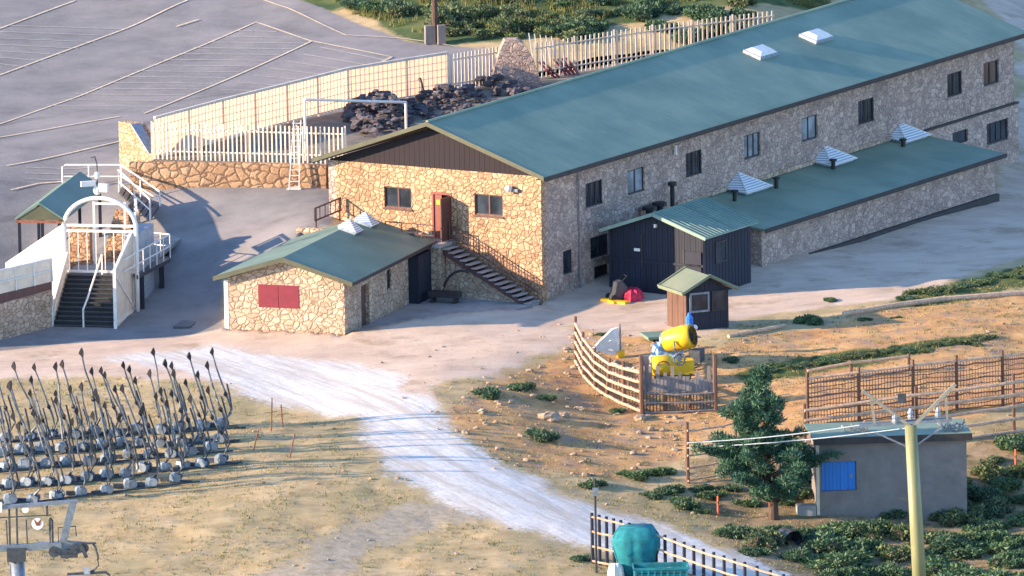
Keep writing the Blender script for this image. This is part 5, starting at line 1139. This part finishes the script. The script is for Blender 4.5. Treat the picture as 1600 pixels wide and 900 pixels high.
# teal covered machine and crate in the foreground
q = GP(995, 897); h = zat(q, 822) - q.z
dr = lambda f: (.72 + .36 * min(f / .6, 1)) if f < .8 else 1.08 - .30 * (f - .8) / .2
blob('covered_snow_gun', q, .98, .8, h, 'teal', 'tall machine under a draped teal tarpaulin at the foreground fence', 'covered machine', 11, 28, 14, .07, dr)
q = GP(962, 905); blob('grey_sheet', q, .35, .5, .75, 'white', 'crumpled pale sheet at the left foot of the teal tarpaulin', 'sheet', 13, jit=.2)
q = GP(1033, 925); F = Frame(q, R(2)); zt = zat(q, 884) - q.z; t = thing('teal_crate', q, 'teal slatted crate to the right of the tarpaulin covered machine', 'crate')
mb = MB()
for z in np.arange(.05, zt - .1, .2): mb.box(F, -1.25, 1.25, -.6, -.57, z, z + .13).box(F, -1.25, -1.22, -.56, .6, z, z + .13).box(F, 1.22, 1.25, -.56, .6, z, z + .13).box(F, -1.25, 1.25, .6, .63, z, z + .13)
sub(mb, 'slats', M['teal'], t); mb = MB()
for x in np.linspace(-1.2, 1.2, 9): mb.box(F, x - .03, x + .03, -.64, -.602, 0, zt)
for x in (-1.28, 1.28): mb.box(F, x - .03, x + .03, -.66, .66, zt - .08, zt)
mb.box(F, -1.3, 1.3, -.66, -.6, zt - .08, zt + .03).box(F, -1.3, 1.3, .6, .66, zt - .08, zt + .03); sub(mb, 'frame', M['teal'], t)
sub(MB().box(F, -1.15, 1.15, -.5, .5, .05, zt - .25), 'load', M['steel_dark'], t)
# dark pipe mouth among junipers
q = GP(1237, 850); single(MB().tube([q + Vector((-.3, .8, .3)), q + Vector((.1, -.2, .25))], .42, 14, False).tube([q + Vector((-.28, .75, .3)), q + Vector((-.26, .7, .3))], .41, 14).tube([q + Vector((-.3, .8, .3)), q + Vector((.1, -.2, .25))], .36, 14, False), 'culvert_pipe', M['steel_dark'], q, 'dark open culvert pipe end among the junipers', 'pipe')

# ------------------------------------------------------------ mast with V shaped arms, and its wires
mb_ = P(1441, 985, -6.6); mt = zat(mb_, 664); lean = -.42
mast = thing('cable_mast', mb_, 'yellow green painted mast with a V shaped crossarm in front of the pump house', 'mast')
topm = vs_(mb_, mt) + Vector((lean, 0, 0))
sub(MB().tube([mb_, mb_.lerp(topm, .5), topm], [.34, .31, .28], 16), 'pole', M['pole'], mast, True)
K = 1 / 34.5
def mp(px, py, dy=0): # offset from the mast head in its own plane
    return topm + Vector(((px - 1427) * K, dy, (664 - py) * K))
M['arm'] = plain('weathered_grey_arm', (.24, .235, .19), .7, .25, 4)
for e_ in ((1350, 606), (1500, 598)): sub(MB().bar(mp(1429, 668), mp(*e_), .15), 'arm', M['arm'], mast)
for e_ in ((1364, 616, 1369, 660), (1484, 612, 1486, 656)): sub(MB().bar(mp(e_[0], e_[1]), mp(e_[2], e_[3]), .12), 'strut', M['arm'], mast)
ars = MB().bar(mp(1345, 664), mp(1494, 657), .14, .12).bar(mp(1345, 664, .5), mp(1494, 657, .5), .12, .1); sub(ars, 'beam', M['steel'], mast)
ars = MB().bar(mp(1370, 675), mp(1422, 700), .07).bar(mp(1478, 668), mp(1432, 700), .07); sub(ars, 'brace', M['steel'], mast)
for px, py in ((1402, 655), (1427, 648), (1471, 646)):
    a = mp(px, py + 6); ins = MB().tube([a, a + Vector((0, 0, .12)), a + Vector((0, 0, .2)), a + Vector((0, 0, .3)), a + Vector((0, 0, .38)), a + Vector((0, 0, .5))], [.1, .16, .1, .16, .1, .06], 8); sub(ins, 'insulator', M['steel_pale'], mast)
sub(MB().box(Frame(mp(1414, 622, .2), 0), -.2, .2, -.05, .05, -.2, .25), 'mast_plate', M['steel_dark'], mast)
far = GP(1075, 768); fz = zat(far, 692)
for i, (a, zz) in enumerate(((mp(1350, 662), fz + .0), (mp(1428, 668), fz - .25))):
    b = vs_(far, zz); pts = [a.lerp(b, f) - Vector((0, 0, .12 * math.sin(f * math.pi))) for f in np.linspace(0, 1, 14)]
    single(MB().tube(pts, .03, 5), 'cable', M['steel_pale'], a, ['upper pale cable running left from the yellow green mast', 'lower pale cable running left from the yellow green mast'][i], 'cable', 'cables of the yellow green mast')

# ------------------------------------------------------------ lift pylon at lower left
pb0 = P(38, 1085, -5.0); ptz = zat(pb0, 858)
lp_ = thing('lift_pylon', pb0, 'grey steel ski lift pylon head with sheaves and hanger arm at the lower left corner', 'lift pylon')
hd = vs_(pb0, ptz) + Vector((-.2, 0, 0)); K2 = 1 / 35.5
def lq(px, py, dy=0): return hd + Vector(((px - 37) * K2, dy, (858 - py) * K2))
sub(MB().tube([pb0, hd], [.38, .33], 14), 'column', M['steel'], lp_, True)
sub(MB().box(Frame(lq(37, 866), 0), -.42, .42, -.45, .3, -.28, .32), 'head_bracket', M['steel_dark'], lp_)
sub(MB().bar(lq(-30, 858), lq(110, 852), .4, .26), 'main_beam', M['steel'], lp_)
sub(MB().bar(lq(0, 790), lq(138, 781), .22, .16), 'top_beam', M['steel'], lp_)
sub(MB().bar(lq(130, 783), lq(113, 845), .34, .38, up=(0, 1, 0)), 'arm', M['steel'], lp_)
v_ = MB()
for x, a, b in ((27, 787, 850), (39, 786, 850), (88, 784, 805)): v_.bar(lq(x, a), lq(x, b), .09)
v_.bar(lq(6, 806), lq(95, 803), .05); 
for x in (22, 54, 91): v_.bar(lq(x, 810), lq(x + 1, 850), .06)
v_.tube([lq(95, 850), lq(95, 812), lq(92, 808)], .08, 6); v_.tube([lq(105, 850), lq(105, 824), lq(133, 822), lq(134, 838)], .03, 5); sub(v_, 'frame_bar', M['steel_dark'], lp_)
sub(MB().box(Frame(lq(9, 789), 0), -.19, .19, -.18, .12, -.2, .22), 'junction_box', M['white'], lp_)
sub(MB().tube([lq(53, 793, -.1), lq(53, 793, -.02)], .16, 12), 'small_disc', M['white'], lp_)
sg = sub(MB().tube([lq(72, 816, -.16), lq(72, 816, -.13)], .27, 16), 'round_sign', M['white'], lp_)
sub(MB().prism([lq(66, 808, -.175), lq(72, 814, -.175), lq(79, 807, -.175), (lq(76, 819, -.175)), lq(70, 819, -.175)], (0, .012, 0)), 'sign_emblem', M['rust'], sg)
sh_ = MB()
for px, py, r in ((98, 862, .26), (118, 866, .22), (131, 858, .22), (146, 857, .22)): sh_.tube([lq(px, py, -.22), lq(px, py, -.12)], r, 14).tube([lq(px, py, -.26), lq(px, py, -.08)], .07, 8)
sub(sh_, 'sheave', M['steel_dark'], lp_)
sub(MB().prism([lq(96, 868, -.05), lq(108, 842, -.05), lq(125, 846, -.05), lq(150, 848, -.05), lq(152, 862, -.05), lq(120, 872, -.05)], (0, .1, 0)), 'sheave_plate', M['steel'], lp_)
sub(MB().bar(lq(108, 869, -.3), lq(136, 868, -.3), .22, .16).bar(lq(140, 850, -.2), lq(150, 872, -.2), .16), 'rocker', M['steel_dark'], lp_)
sub(MB().bar(lq(140, 849, -.2), lq(166, 849, -.2), .08).tube([lq(160, 849, -.2), lq(164, 855, -.2), lq(168, 870, -.2), lq(168, 886, -.2), lq(160, 894, -.2), lq(155, 897, -.2)], .055, 6).bar(lq(118, 899, -.2), lq(182, 897, -.2), .11).tube([lq(180, 897, -.2), lq(186, 902, -.2), lq(188, 912, -.2)], .05, 6), 'hanger', M['steel_dark'], lp_)
sub(MB().box(Frame(lq(150, 895, -.2), 0), -.14, .14, -.1, .1, -.12, .14), 'hanger_joint', M['steel_pale'], lp_)
sub(MB().tube([lq(0, 875, -.3), lq(3, 888, -.3), lq(3, 905, -.3)], .05, 6), 'hose', M['rust'], lp_)
sub(MB().bar(lq(-14, 868), lq(-2, 915), .2), 'arm', M['steel'], lp_)

# ------------------------------------------------------------ stored drag lift hangers
def make_hanger(v, loc, label, group):
    rr = random.Random(v); t = thing('drag_lift_hanger', (0, 0, 0), label, 'lift hanger', group)
    O = Vector((0, 0, 0)); F = Frame(O, rr.uniform(-.5, .5))
    # spring drum and housing lying on the ground
    b = MB().box(F, -.26, .22, -.2, .2, .02, .28); b.prism([F(-.26, -.2, .284), F(.05, -.2, .284), F(-.05, -.2, .44), F(-.22, -.2, .40)], F.y * .4); sub(b, 'reel_housing', M['steel_pale'], t)
    sub(MB().tube([F(.12, -.28, .24), F(.12, -.21, .24)], .2, 14), 'reel_drum', M['steel'], t); sub(MB().tube([F(.12, .21, .24), F(.12, .28, .24)], .2, 14), 'reel_drum', M['steel'], t)
    sub(MB().box(F, -.75, -.3, -.1, .1, 0, .2).bar(F(-.35, 0, .05), F(.8, .1, .03), .09), 'mount', M['steel_dark'], t)
    Lh = rr.uniform(3.1, 3.9); tx = -rr.uniform(.35, .75); 
    w1 = rr.uniform(.15, .4); w2 = rr.uniform(-.06, .08); pts = [F(0, 0, .3), Vector((w1, 0, .7)), Vector((w1 * .8, -.05, 1.2)), Vector((tx * .2 + w2, rr.uniform(-.3, .3), Lh * .55)), Vector((tx * .62 - w2 * .5, 0, Lh * .8)), Vector((tx, 0, Lh))]
    sub(MB().tube(pts, [.06, .055, .055, .05, .042, .036], 6), 'tow_rod', M['steel_worn'], t)
    sub(MB().tube([F(.1, .1, .3), Vector((.42, .1, .9)), Vector((.30, .1, 1.5)), Vector((.12, .1, 2.15))], .045, 5), 'spring_arm', M['steel_dark'], t)
    p = pts[-1]; k = MB().prism([p + Vector((.06, -.05, -.22)), p + Vector((.08, -.05, .06)), p + Vector((.02, -.05, .26)), p + Vector((-.05, -.05, .18)), p + Vector((-.13, -.05, .0)), p + Vector((-.04, -.05, -.1))], (0, .14, 0)); sub(k, 'platter', M['black'], t)
    p2 = Vector(pts[2]).lerp(Vector(pts[3]), .5); sub(MB().tube([p2 + Vector((.03, 0, -.14)), p2 + Vector((-.03, 0, 0)), p2 + Vector((-.06, 0, .16))], [.05, .12, .04], 5), 'grip', M['black'], t)
    return t
protos = [make_hanger(i, None, 'x', 'drag lift hangers stored in rows on the grass') for i in range(9)]
rows = [((0, 690), (372, 668), 0), ((-8, 712), (362, 688), 1), ((-4, 738), (352, 704), 2), ((2, 766), (366, 722), 3), ((4, 790), (300, 752), 4)]
ORD = ['first', 'second', 'third', 'fourth', 'fifth', 'sixth', 'seventh', 'eighth', 'ninth', 'tenth', 'eleventh', 'twelfth', 'thirteenth', 'fourteenth', 'fifteenth', 'sixteenth', 'seventeenth', 'eighteenth', 'nineteenth', 'twentieth', 'twenty-first', 'twenty-second', 'twenty-third', 'twenty-fourth', 'twenty-fifth', 'twenty-sixth', 'twenty-seventh', 'twenty-eighth', 'twenty-ninth', 'thirtieth']
rowlab = ['grey drag lift hanger with black platter in the back row nearest the path', 'grey drag lift hanger in the second row from the path', 'grey drag lift hanger in the middle row of the store', 'grey drag lift hanger in the fourth row from the path', 'grey drag lift hanger in the front row nearest the lift pylon']
k = 0; used = set(); rh = random.Random(21); ncol = [11, 12, 11, 12, 8]
for ri, (a, b, _) in enumerate(rows):
    for c in range(ncol[ri]):
        f = (c + .35 + rh.uniform(-.08, .08)) / ncol[ri]; px = a[0] + (b[0] - a[0]) * f; py = a[1] + (b[1] - a[1]) * f + rh.uniform(-3, 3)
        pi = (k * 5 + ri) % 9; k += 1
        o = protos[pi] if pi not in used else copy_tree(protos[pi]); used.add(pi)
        g = GP(px, py); o.location = g; o.rotation_euler = (R(rh.uniform(-4, 4)), R(rh.uniform(-4, 4)), R(rh.uniform(-22, 22))); s = rh.uniform(.9, 1.08); o.scale = (s, s, s)
        rn_ = ['back row nearest the path', 'second row from the back', 'middle row', 'fourth row from the back', 'front row nearest the pylon'][ri]
        lab = ('rightmost' if c == ncol[ri] - 1 else ORD[c] + ' from the left') + ' grey drag lift hanger in the ' + rn_
        o['label'] = lab; o['group'] = ['back row of stored drag lift hangers', 'second row of stored drag lift hangers', 'middle row of stored drag lift hangers', 'fourth row of stored drag lift hangers', 'front row of stored drag lift hangers'][ri]
# rails the hangers lie on
for ri, (a, b, _) in enumerate(rows):
    p = [GP(a[0] + (b[0] + 12 - a[0]) * f, a[1] + (b[1] - a[1]) * f) + Vector((0, -.3, .06)) for f in np.linspace(0, 1, 8)]
    single(MB().tube(p, .045, 5), 'storage_rail', M['steel_dark'], p[0], ['thin dark ground rail under the back row of hangers', 'thin dark ground rail under the second row of hangers', 'thin dark ground rail under the middle row of hangers', 'thin dark ground rail under the fourth row of hangers', 'thin dark ground rail under the front row of hangers'][ri], 'rail', 'ground rails of the hanger store')

# ------------------------------------------------------------ vegetation
def leafcloud(centers, radii, n, ls, seed, flat=.7, up=.3, wd=.35, lo=.55, sp=.5):
    """many small leaf faces spread near the surface of overlapping clumps"""
    r = np.random.default_rng(seed); C0 = np.array(centers, float); Rr = np.array(radii, float); w = Rr.prod(1) ** (2 / 3); idx = r.choice(len(C0), n, p=w / w.sum())
    d = r.normal(size=(n, 3)); d /= np.linalg.norm(d, axis=1)[:, None]; rad = (lo + sp * r.random(n) ** .6)[:, None]
    P0 = C0[idx] + d * Rr[idx] * rad
    a = d + r.normal(size=(n, 3)) * .8; a[:, 2] += up; a /= np.linalg.norm(a, axis=1)[:, None]
    b = np.cross(a, r.normal(size=(n, 3))); b /= np.linalg.norm(b, axis=1)[:, None]; s = ls * (.6 + .8 * r.random(n))[:, None]
    v = np.stack([P0 - b * s * wd, P0 + b * s * wd, P0 + a * s + b * s * .1], 1).reshape(-1, 3)
    return v, np.arange(n * 3).reshape(n, 3)
def mesh_np(name, v, f, mat):
    me = bpy.data.meshes.new(name); me.vertices.add(len(v)); me.vertices.foreach_set('co', v.astype(np.float32).ravel()); nf, k = f.shape
    me.loops.add(nf * k); me.loops.foreach_set('vertex_index', f.astype(np.int32).ravel()); me.polygons.add(nf)
    me.polygons.foreach_set('loop_start', (np.arange(nf) * k).astype(np.int32)); me.polygons.foreach_set('loop_total', np.full(nf, k, np.int32)); me.update(); me.materials.append(mat); return me
M['shrub_wood'] = plain('shrub_stems', (.05, .04, .025), .95, .3, 5)  # dark core balls stand in for the shade inside the foliage
def shrub_proto(seed, mat, n=2600, flat=.5, ls=.11):
    rr = random.Random(seed); cs = []; rs = []
    for i in range(9):
        a_ = rr.random() * 6.28; r = rr.random() ** .5 * .75; h = rr.uniform(.15, .42) * (1 - r * .5); cs.append((math.cos(a_) * r, math.sin(a_) * r, h * .7)); q = rr.uniform(.22, .42); rs.append((q, q, q * flat * 1.3))
    v, f = leafcloud(cs, rs, n, ls, seed); v[:, 2] = np.maximum(v[:, 2], -.05)
    me = mesh_np('foliage', v, f, M[mat])
    core = MB()
    for c, r_ in zip(cs, rs): core.ball((c[0], c[1], c[2] - .05), r_[0] * .72, r_[1] * .72, r_[2] * .7, 7, 5, .2, seed)
    mc = bpy.data.meshes.new('stems'); mc.from_pydata([tuple(p) for p in core.v], [], core.f); mc.materials.append(M['shrub_wood'])
    return me, mc
SH = {'j': [shrub_proto(s, 'juniper') for s in (1, 2, 3, 4)], 'b': [shrub_proto(s, 'broom', 1500, .8, .13) for s in (5, 6, 7)]}
placed = []; reg = []
def shrub(px, py, wpx, kind, label, group, hk=1.0, name='juniper_shrub', dk=1.0):
    g = GP(px, py); me, mc = random.choice(SH[kind]); w_ = wpx / 31 / 2 * 1.05
    t = thing(name, g - Vector((0, 0, .04)), label, 'shrub', group); t.rotation_euler.z = random.uniform(0, 6.28)
    dd_ = min(w_ * dk, 2.2); hz = min(w_, 1.35) * 1.05 * hk
    for nm, m_ in (('foliage', me), ('stems', mc)):
        o = bpy.data.objects.new(nm, m_); C.objects.link(o); o.parent = t
    t.scale = ((w_ + dd_) / 2, (w_ + dd_) / 2, hz)
    placed.append(g); reg.append((t, px, py, wpx, group))
    return t
NAMED = [ # px, py, width px, label
 (768,618,62,'low dark juniper on the brown bank, left one of the pair under the road'), (812,606,48,'small dark juniper on the brown bank, right one of the pair under the road'), (850,622,34,'little juniper tuft alone on the brown bank left of the log fence'), (840,684,60,'flat dark juniper on the bank above the bend of the white path'),
 (905,874,36,'small green bush at the foot of the tall thin post'), (1352,500,26,'tiny dark bush above the long log kerb, left one'), (1400,497,20,'tiny dark bush below the long log kerb, right one'), (1270,504,60,'dark low shrub at the road edge right of the ticket hut'),
 (962,642,26,'tiny juniper at the foot of the log fence'), (945,524,26,'dark low bush inside the log fence'), (1147,564,36,'small dark juniper just right of the board screen'),
 (1145,640,24,'small shrub at the right foot of the pen corner post'), (1300,470,30,'small scrubby bush on the road verge left of the long log')]
for px, py, w_, lab in NAMED: shrub(px, py, w_, 'j', lab, 'single shrubs on the bank', .8)
gl = {'mid': ('low dark juniper shrub on the slope between the white path and the pine', 'junipers between path and pine'), 'right': ('dark green juniper cushion on the slope below the pump house', 'junipers below the pump house'), 'strip': ('juniper in the green strip across the orange bank', 'junipers of the green strip'), 'hill': ('dark shrub on the green hillside beyond the fences', 'shrubs on the far hillside'), 'verge': ('green shrub on the verge along the upper road, right side', 'shrubs along the upper road')}
MID = [(930,760,50),(985,745,55),(1030,742,60),(1045,768,56),(1020,775,40),(1062,790,60),(1095,800,40),(1110,775,50),(1140,765,40),(1165,790,50),(1095,765,40),(1190,775,40),(1205,760,50),(1240,752,60),(1255,772,50),(1225,785,44),(1250,735,40),(1270,745,36)]
for px, py, w_ in MID: shrub(px, py, w_, 'j', gl['mid'][0], gl['mid'][1], .75)
RT = [(1150,838,70),(1190,850,80),(1210,832,60),(1255,838,60),(1180,865,50),(1240,870,60),(1290,850,110),(1330,830,110),(1300,880,120),(1365,800,70),(1385,840,80),(1350,862,80),(1400,868,70),(1400,805,60),(1345,790,60),(1395,780,50),(1450,772,70),(1480,788,80),(1520,775,80),(1560,760,80),(1590,745,80),(1500,815,90),(1550,800,90),(1585,785,60),(1470,850,100),(1520,862,110),(1575,880,90),(1540,830,70),(1598,850,70),(1455,890,110),(1520,905,120),(1590,915,90),(1380,900,80),(1320,905,80),(1555,725,50),(1545,742,60),(1575,700,80),(1600,690,60),(1500,752,50),(1465,810,50),(1340,765,40),(1595,815,70)]
rq = random.Random(77)
for i in range(6):
    px = rq.uniform(1290, 1600); py = rq.uniform(830 - (px - 1290) * .16, 905); RT.append((px, py, rq.uniform(50, 95)))
for px, py, w_ in RT: shrub(px, py, w_, 'j' if random.random() < .75 else 'b', gl['right'][0], gl['right'][1], .85)
for px in range(1185, 1540, 16): shrub(px, 578 - (px - 1185) * .135 + random.uniform(-5, 5), random.uniform(30, 48), 'j' if random.random() < .6 else 'b', gl['strip'][0], gl['strip'][1], .45)
for px in range(1420, 1620, 15): shrub(px, 466 - (px - 1420) * .22 + random.uniform(-4, 4), random.uniform(34, 52), 'j' if random.random() < .5 else 'b', gl['verge'][0], gl['verge'][1], .6)
for px, py, w_ in ((1460,428,14),(1120,362,20)): pass
hr = random.Random(9)
for i in range(110):
    px = hr.uniform(480, 1200); py = hr.uniform(-60, 62)
    if px < 790 and py > (px - 467) * .30 - 14: continue
    dark = (490 < px < 640 and py < 40) or px > 860
    shrub(px, py, hr.uniform(34, 85), 'j' if dark and hr.random() < .8 else 'b', gl['hill'][0], gl['hill'][1], hr.uniform(.7, 1.25), 'hillside_shrub')
for px, py, w_ in ((790,50,60),(812,46,50),(850,56,40)): shrub(px, py, w_, 'b', 'bright green leafy bush behind the fence beside the buttress', 'leafy bushes beside the buttress', 1.3, 'leafy_bush')

MARKS = {'junipers below the pump house': [((1308, 745), 'blue door'), ((1425, 800), 'yellow green mast'), ((1527, 690), 'right corner of the pump house'), ((1587, 720), 'orange stake at the right edge'), ((1209, 800), 'pine trunk'), ((1237, 850), 'culvert pipe'), ((1240, 900), 'end of the foreground fence'), ((1480, 900), 'mast foot at the bottom edge'), ((1600, 860), 'bottom right corner of the photo')],
 'junipers between path and pine': [((1075, 765), 'stout post of the short rail fence'), ((1122, 790), 'orange stake'), ((1209, 800), 'pine trunk'), ((920, 750), 'tall thin post'), ((1280, 760), 'left corner of the pump house')],
 'junipers of the green strip': [((1118, 560), 'board screen'), ((1262, 590), 'left post of the netting'), ((1490, 555), 'right hand netting posts')],
 'shrubs along the upper road': [((1410, 480), 'log kerb bend'), ((1600, 420), 'right edge of the photo')],
 'shrubs on the far hillside': [((680, 50), 'dark wooden mast'), ((805, 65), 'stone buttress'), ((900, 70), 'picket fence beyond the buttress'), ((1180, 30), 'spot where the fence meets the lodge roof'), ((540, 30), 'edge of the car park'), ((600, 0), 'top edge of the photo above the car park'), ((1000, 0), 'top edge of the photo above the fence')],
 'leafy bushes beside the buttress': [((805, 65), 'stone buttress')]}
for grp, mk in MARKS.items():
    cell = {}
    for t_, px, py, w_, g_ in reg:
        if g_ == grp:
            i = min(range(len(mk)), key=lambda j: math.hypot(px - mk[j][0][0], (py - mk[j][0][1]) * 1.5)); cell.setdefault(i, []).append((math.hypot(px - mk[i][0][0], (py - mk[i][0][1]) * 1.5), w_, t_))
    for i, lst in cell.items():
        lst.sort(key=lambda q: q[0])
        for k_, (d_, w_, t_) in enumerate(lst):
            if k_ < 30: t_['label'] = ('broad ' if w_ > 75 else 'small ' if w_ < 42 else '') + t_['label'].split(' on ')[0].split(' in ')[0].split(' behind ')[0] + ', ' + ('nearest' if k_ == 0 else ORD[k_] + ' nearest') + ' to the ' + mk[i][1]
# pine
pb1 = GP(1209, 811); PH = zat(pb1, 580) - pb1.z
pine = thing('pine_tree', pb1, 'dark blue green pine with a forked trunk beside the pump house', 'tree', None)
rr = random.Random(31); trunk = [pb1 - Vector((0, 0, .2)), pb1 + Vector((0, 0, PH * .15)), pb1 + Vector((-.75, .1, PH * .32)), pb1 + Vector((-.85, 0, PH * .6)), pb1 + Vector((-.45, 0, PH * .97))]
tm = MB().tube(trunk, [.27, .22, .18, .11, .03], 10); cs = []; rs = []
def tk(f):
    k = f * (len(trunk) - 1); i = min(int(k), len(trunk) - 2); return trunk[i].lerp(trunk[i + 1], k - i)
prof = [(.145, 1.1), (.20, 1.9), (.26, 2.4), (.33, 2.65), (.40, 2.55), (.46, 2.0), (.52, 1.2), (.58, .8), (.64, 1.15), (.70, 1.3), (.76, 1.05), (.82, .78), (.88, .5), (.94, .26), (.985, .06)]
for f, r in prof:
    nb = 7 if r > .8 else 4; a0 = rr.random() * 6
    for j in range(nb):
        a_ = a0 + 2 * math.pi * j / nb + rr.uniform(-.3, .3); L_ = r * rr.uniform(.55, 1.2); zz = (pb1.z + PH * f); s = tk(min(.99, f * 1.02)); s = Vector((s.x, s.y, zz - .25)); e = s + Vector((math.cos(a_) * L_, math.sin(a_) * L_, .25 + .18 * L_ + rr.uniform(-.1, .2)))
        tm.tube([s, s.lerp(e, .5) + Vector((0, 0, -.06)), e], [.05, .035, .012], 5)
        m_ = max(2, int(L_ / .40))
        for q in range(m_):
            u = .35 + .65 * (q + 1) / m_; c = s.lerp(e, u); sz = rr.uniform(.20, .36) * (1.0 if r > .5 else .7); cs.append(tuple(c - pb1 + Vector((rr.uniform(-.15, .15), rr.uniform(-.15, .15), rr.uniform(0, .12))))); rs.append((sz, sz, sz * .62))
sub(tm, 'trunk', M['bark'], pine)
v, f = leafcloud(cs, rs, 40000, .19, 5, up=.8, wd=.16, lo=.25, sp=1.0); o = bpy.data.objects.new('crown', mesh_np('crown', v, f, M['pine'])); C.objects.link(o); o.parent = pine

# dry grass blades, stones: uncountable
def scatter(n, poly, keepf, seed):
    r = np.random.default_rng(seed); P_ = np.array(poly); x0, y0 = P_.min(0); x1, y1 = P_.max(0); out = []
    while sum(len(q) for q in out) < n:
        x = r.uniform(x0, x1, n * 2); y = r.uniform(y0, y1, n * 2); m = inpoly(x, y, poly) & keepf(x, y); out.append(np.stack([x[m], y[m]], 1))
    return np.concatenate(out)[:n]
def gzv(x, y):
    i = np.clip(np.searchsorted(GX, x) - 1, 0, len(GX) - 2); j = np.clip(np.searchsorted(GY, y) - 1, 0, len(GY) - 2)
    u = (x - GX[i]) / (GX[i + 1] - GX[i]); v = (y - GY[j]) / (GY[j + 1] - GY[j])
    return (ZG[j, i] * (1 - u) + ZG[j, i + 1] * u) * (1 - v) + (ZG[j + 1, i] * (1 - u) + ZG[j + 1, i + 1] * u) * v
def wv_(k, x, y):
    W = wt[k].reshape(XX.shape); i = np.clip(np.searchsorted(GX, x), 0, len(GX) - 1); j = np.clip(np.searchsorted(GY, y), 0, len(GY) - 1); return W[j, i]
fieldp = pp([(-60, 590), (420, 590), (560, 560), (900, 500), (1240, 500), (1660, 430), (1700, 980), (-60, 980)])
def tufts(n, poly, keep, seed, hgt, mat, name):
    p = scatter(n, poly, keep, seed); r = np.random.default_rng(seed + 1); cl = vnoise(p[:, 0], p[:, 1], .8, 1.2, seed, 3); p = p[cl > -.04]; n = len(p)
    k = 5; base = np.repeat(p, k, 0) + r.normal(size=(n * k, 2)) * .07; z = gzv(base[:, 0], base[:, 1]) - .02; a = r.uniform(0, 6.28, n * k); h = hgt * (.5 + r.random(n * k)); dx = np.cos(a); dy = np.sin(a); ln = .5 * h * r.random(n * k)
    A = np.stack([base[:, 0] - dy * .022, base[:, 1] + dx * .022, z], 1); B = np.stack([base[:, 0] + dy * .022, base[:, 1] - dx * .022, z], 1); T_ = np.stack([base[:, 0] + dx * ln, base[:, 1] + dy * ln, z + h], 1)
    v = np.stack([A, B, T_], 1).reshape(-1, 3); me = mesh_np(name, v, np.arange(len(v)).reshape(-1, 3), M[mat]); o = bpy.data.objects.new(name, me); C.objects.link(o); tag(o, kind='stuff'); return o
keep = lambda x, y: (wv_('dirt', x, y) < .35) & (wv_('grav', x, y) < .3) & (wv_('asph', x, y) < .3) & (wv_('track', x, y) < .5)
tufts(26000, fieldp, keep, 3, .07, 'drygrass', 'dry_grass')
M['greengrass'] = foliage('green_grass_blades', (.10, .13, .04), (.18, .19, .06), (.24, .22, .08))
tufts(7000, fieldp, keep, 8, .12, 'greengrass', 'green_grass')
hillpoly = pp([(467, -8), (640, 50), (760, 60), (1300, 25), (1300, -80), (467, -80)])
tufts(14000, hillpoly, lambda x, y: wv_('asph', x, y) < .3, 12, .3, 'greengrass', 'hill_grass')
def stones(n, poly, keep, seed, s0, s1, name):
    p = scatter(n, poly, keep, seed); rr = random.Random(seed); mb = MB()
    for x, y in p: s = s0 + (s1 - s0) * rr.random() ** 3; mb.ball(Vector((x, y, gz(x, y) + s * .2)), s, s * rr.uniform(.6, 1.3), s * rr.uniform(.4, .8), 6, 4, .3, rr.randrange(9999))
    o = mb.build(name, M['rock'], None); tag(o, kind='stuff')
stones(900, fieldp, lambda x, y: (wv_('grav', x, y) < .7), 5, .03, .12, 'scattered_stones')
stones(380, [tuple(q) for q in bank], lambda x, y: (x < 10), 6, .04, .22, 'bank_stones')
for i, (px, py, s) in enumerate(((858, 655, .55), (880, 650, .3), (1000, 655, .35), (905, 640, .25), (1012, 652, .22))):
    g = GP(px, py); mb = MB().ball(g + Vector((0, 0, s * .2)), s, s * .8, s * .45, 9, 6, .25, i); single(mb, 'boulder', M['rock'], g, ['largest pale flat boulder on the brown bank', 'smaller boulder just right of the largest one on the bank', 'boulder at the foot of the pen corner post', 'small boulder below the log fence', 'small stone right of the corner post boulder'][i], 'boulder')
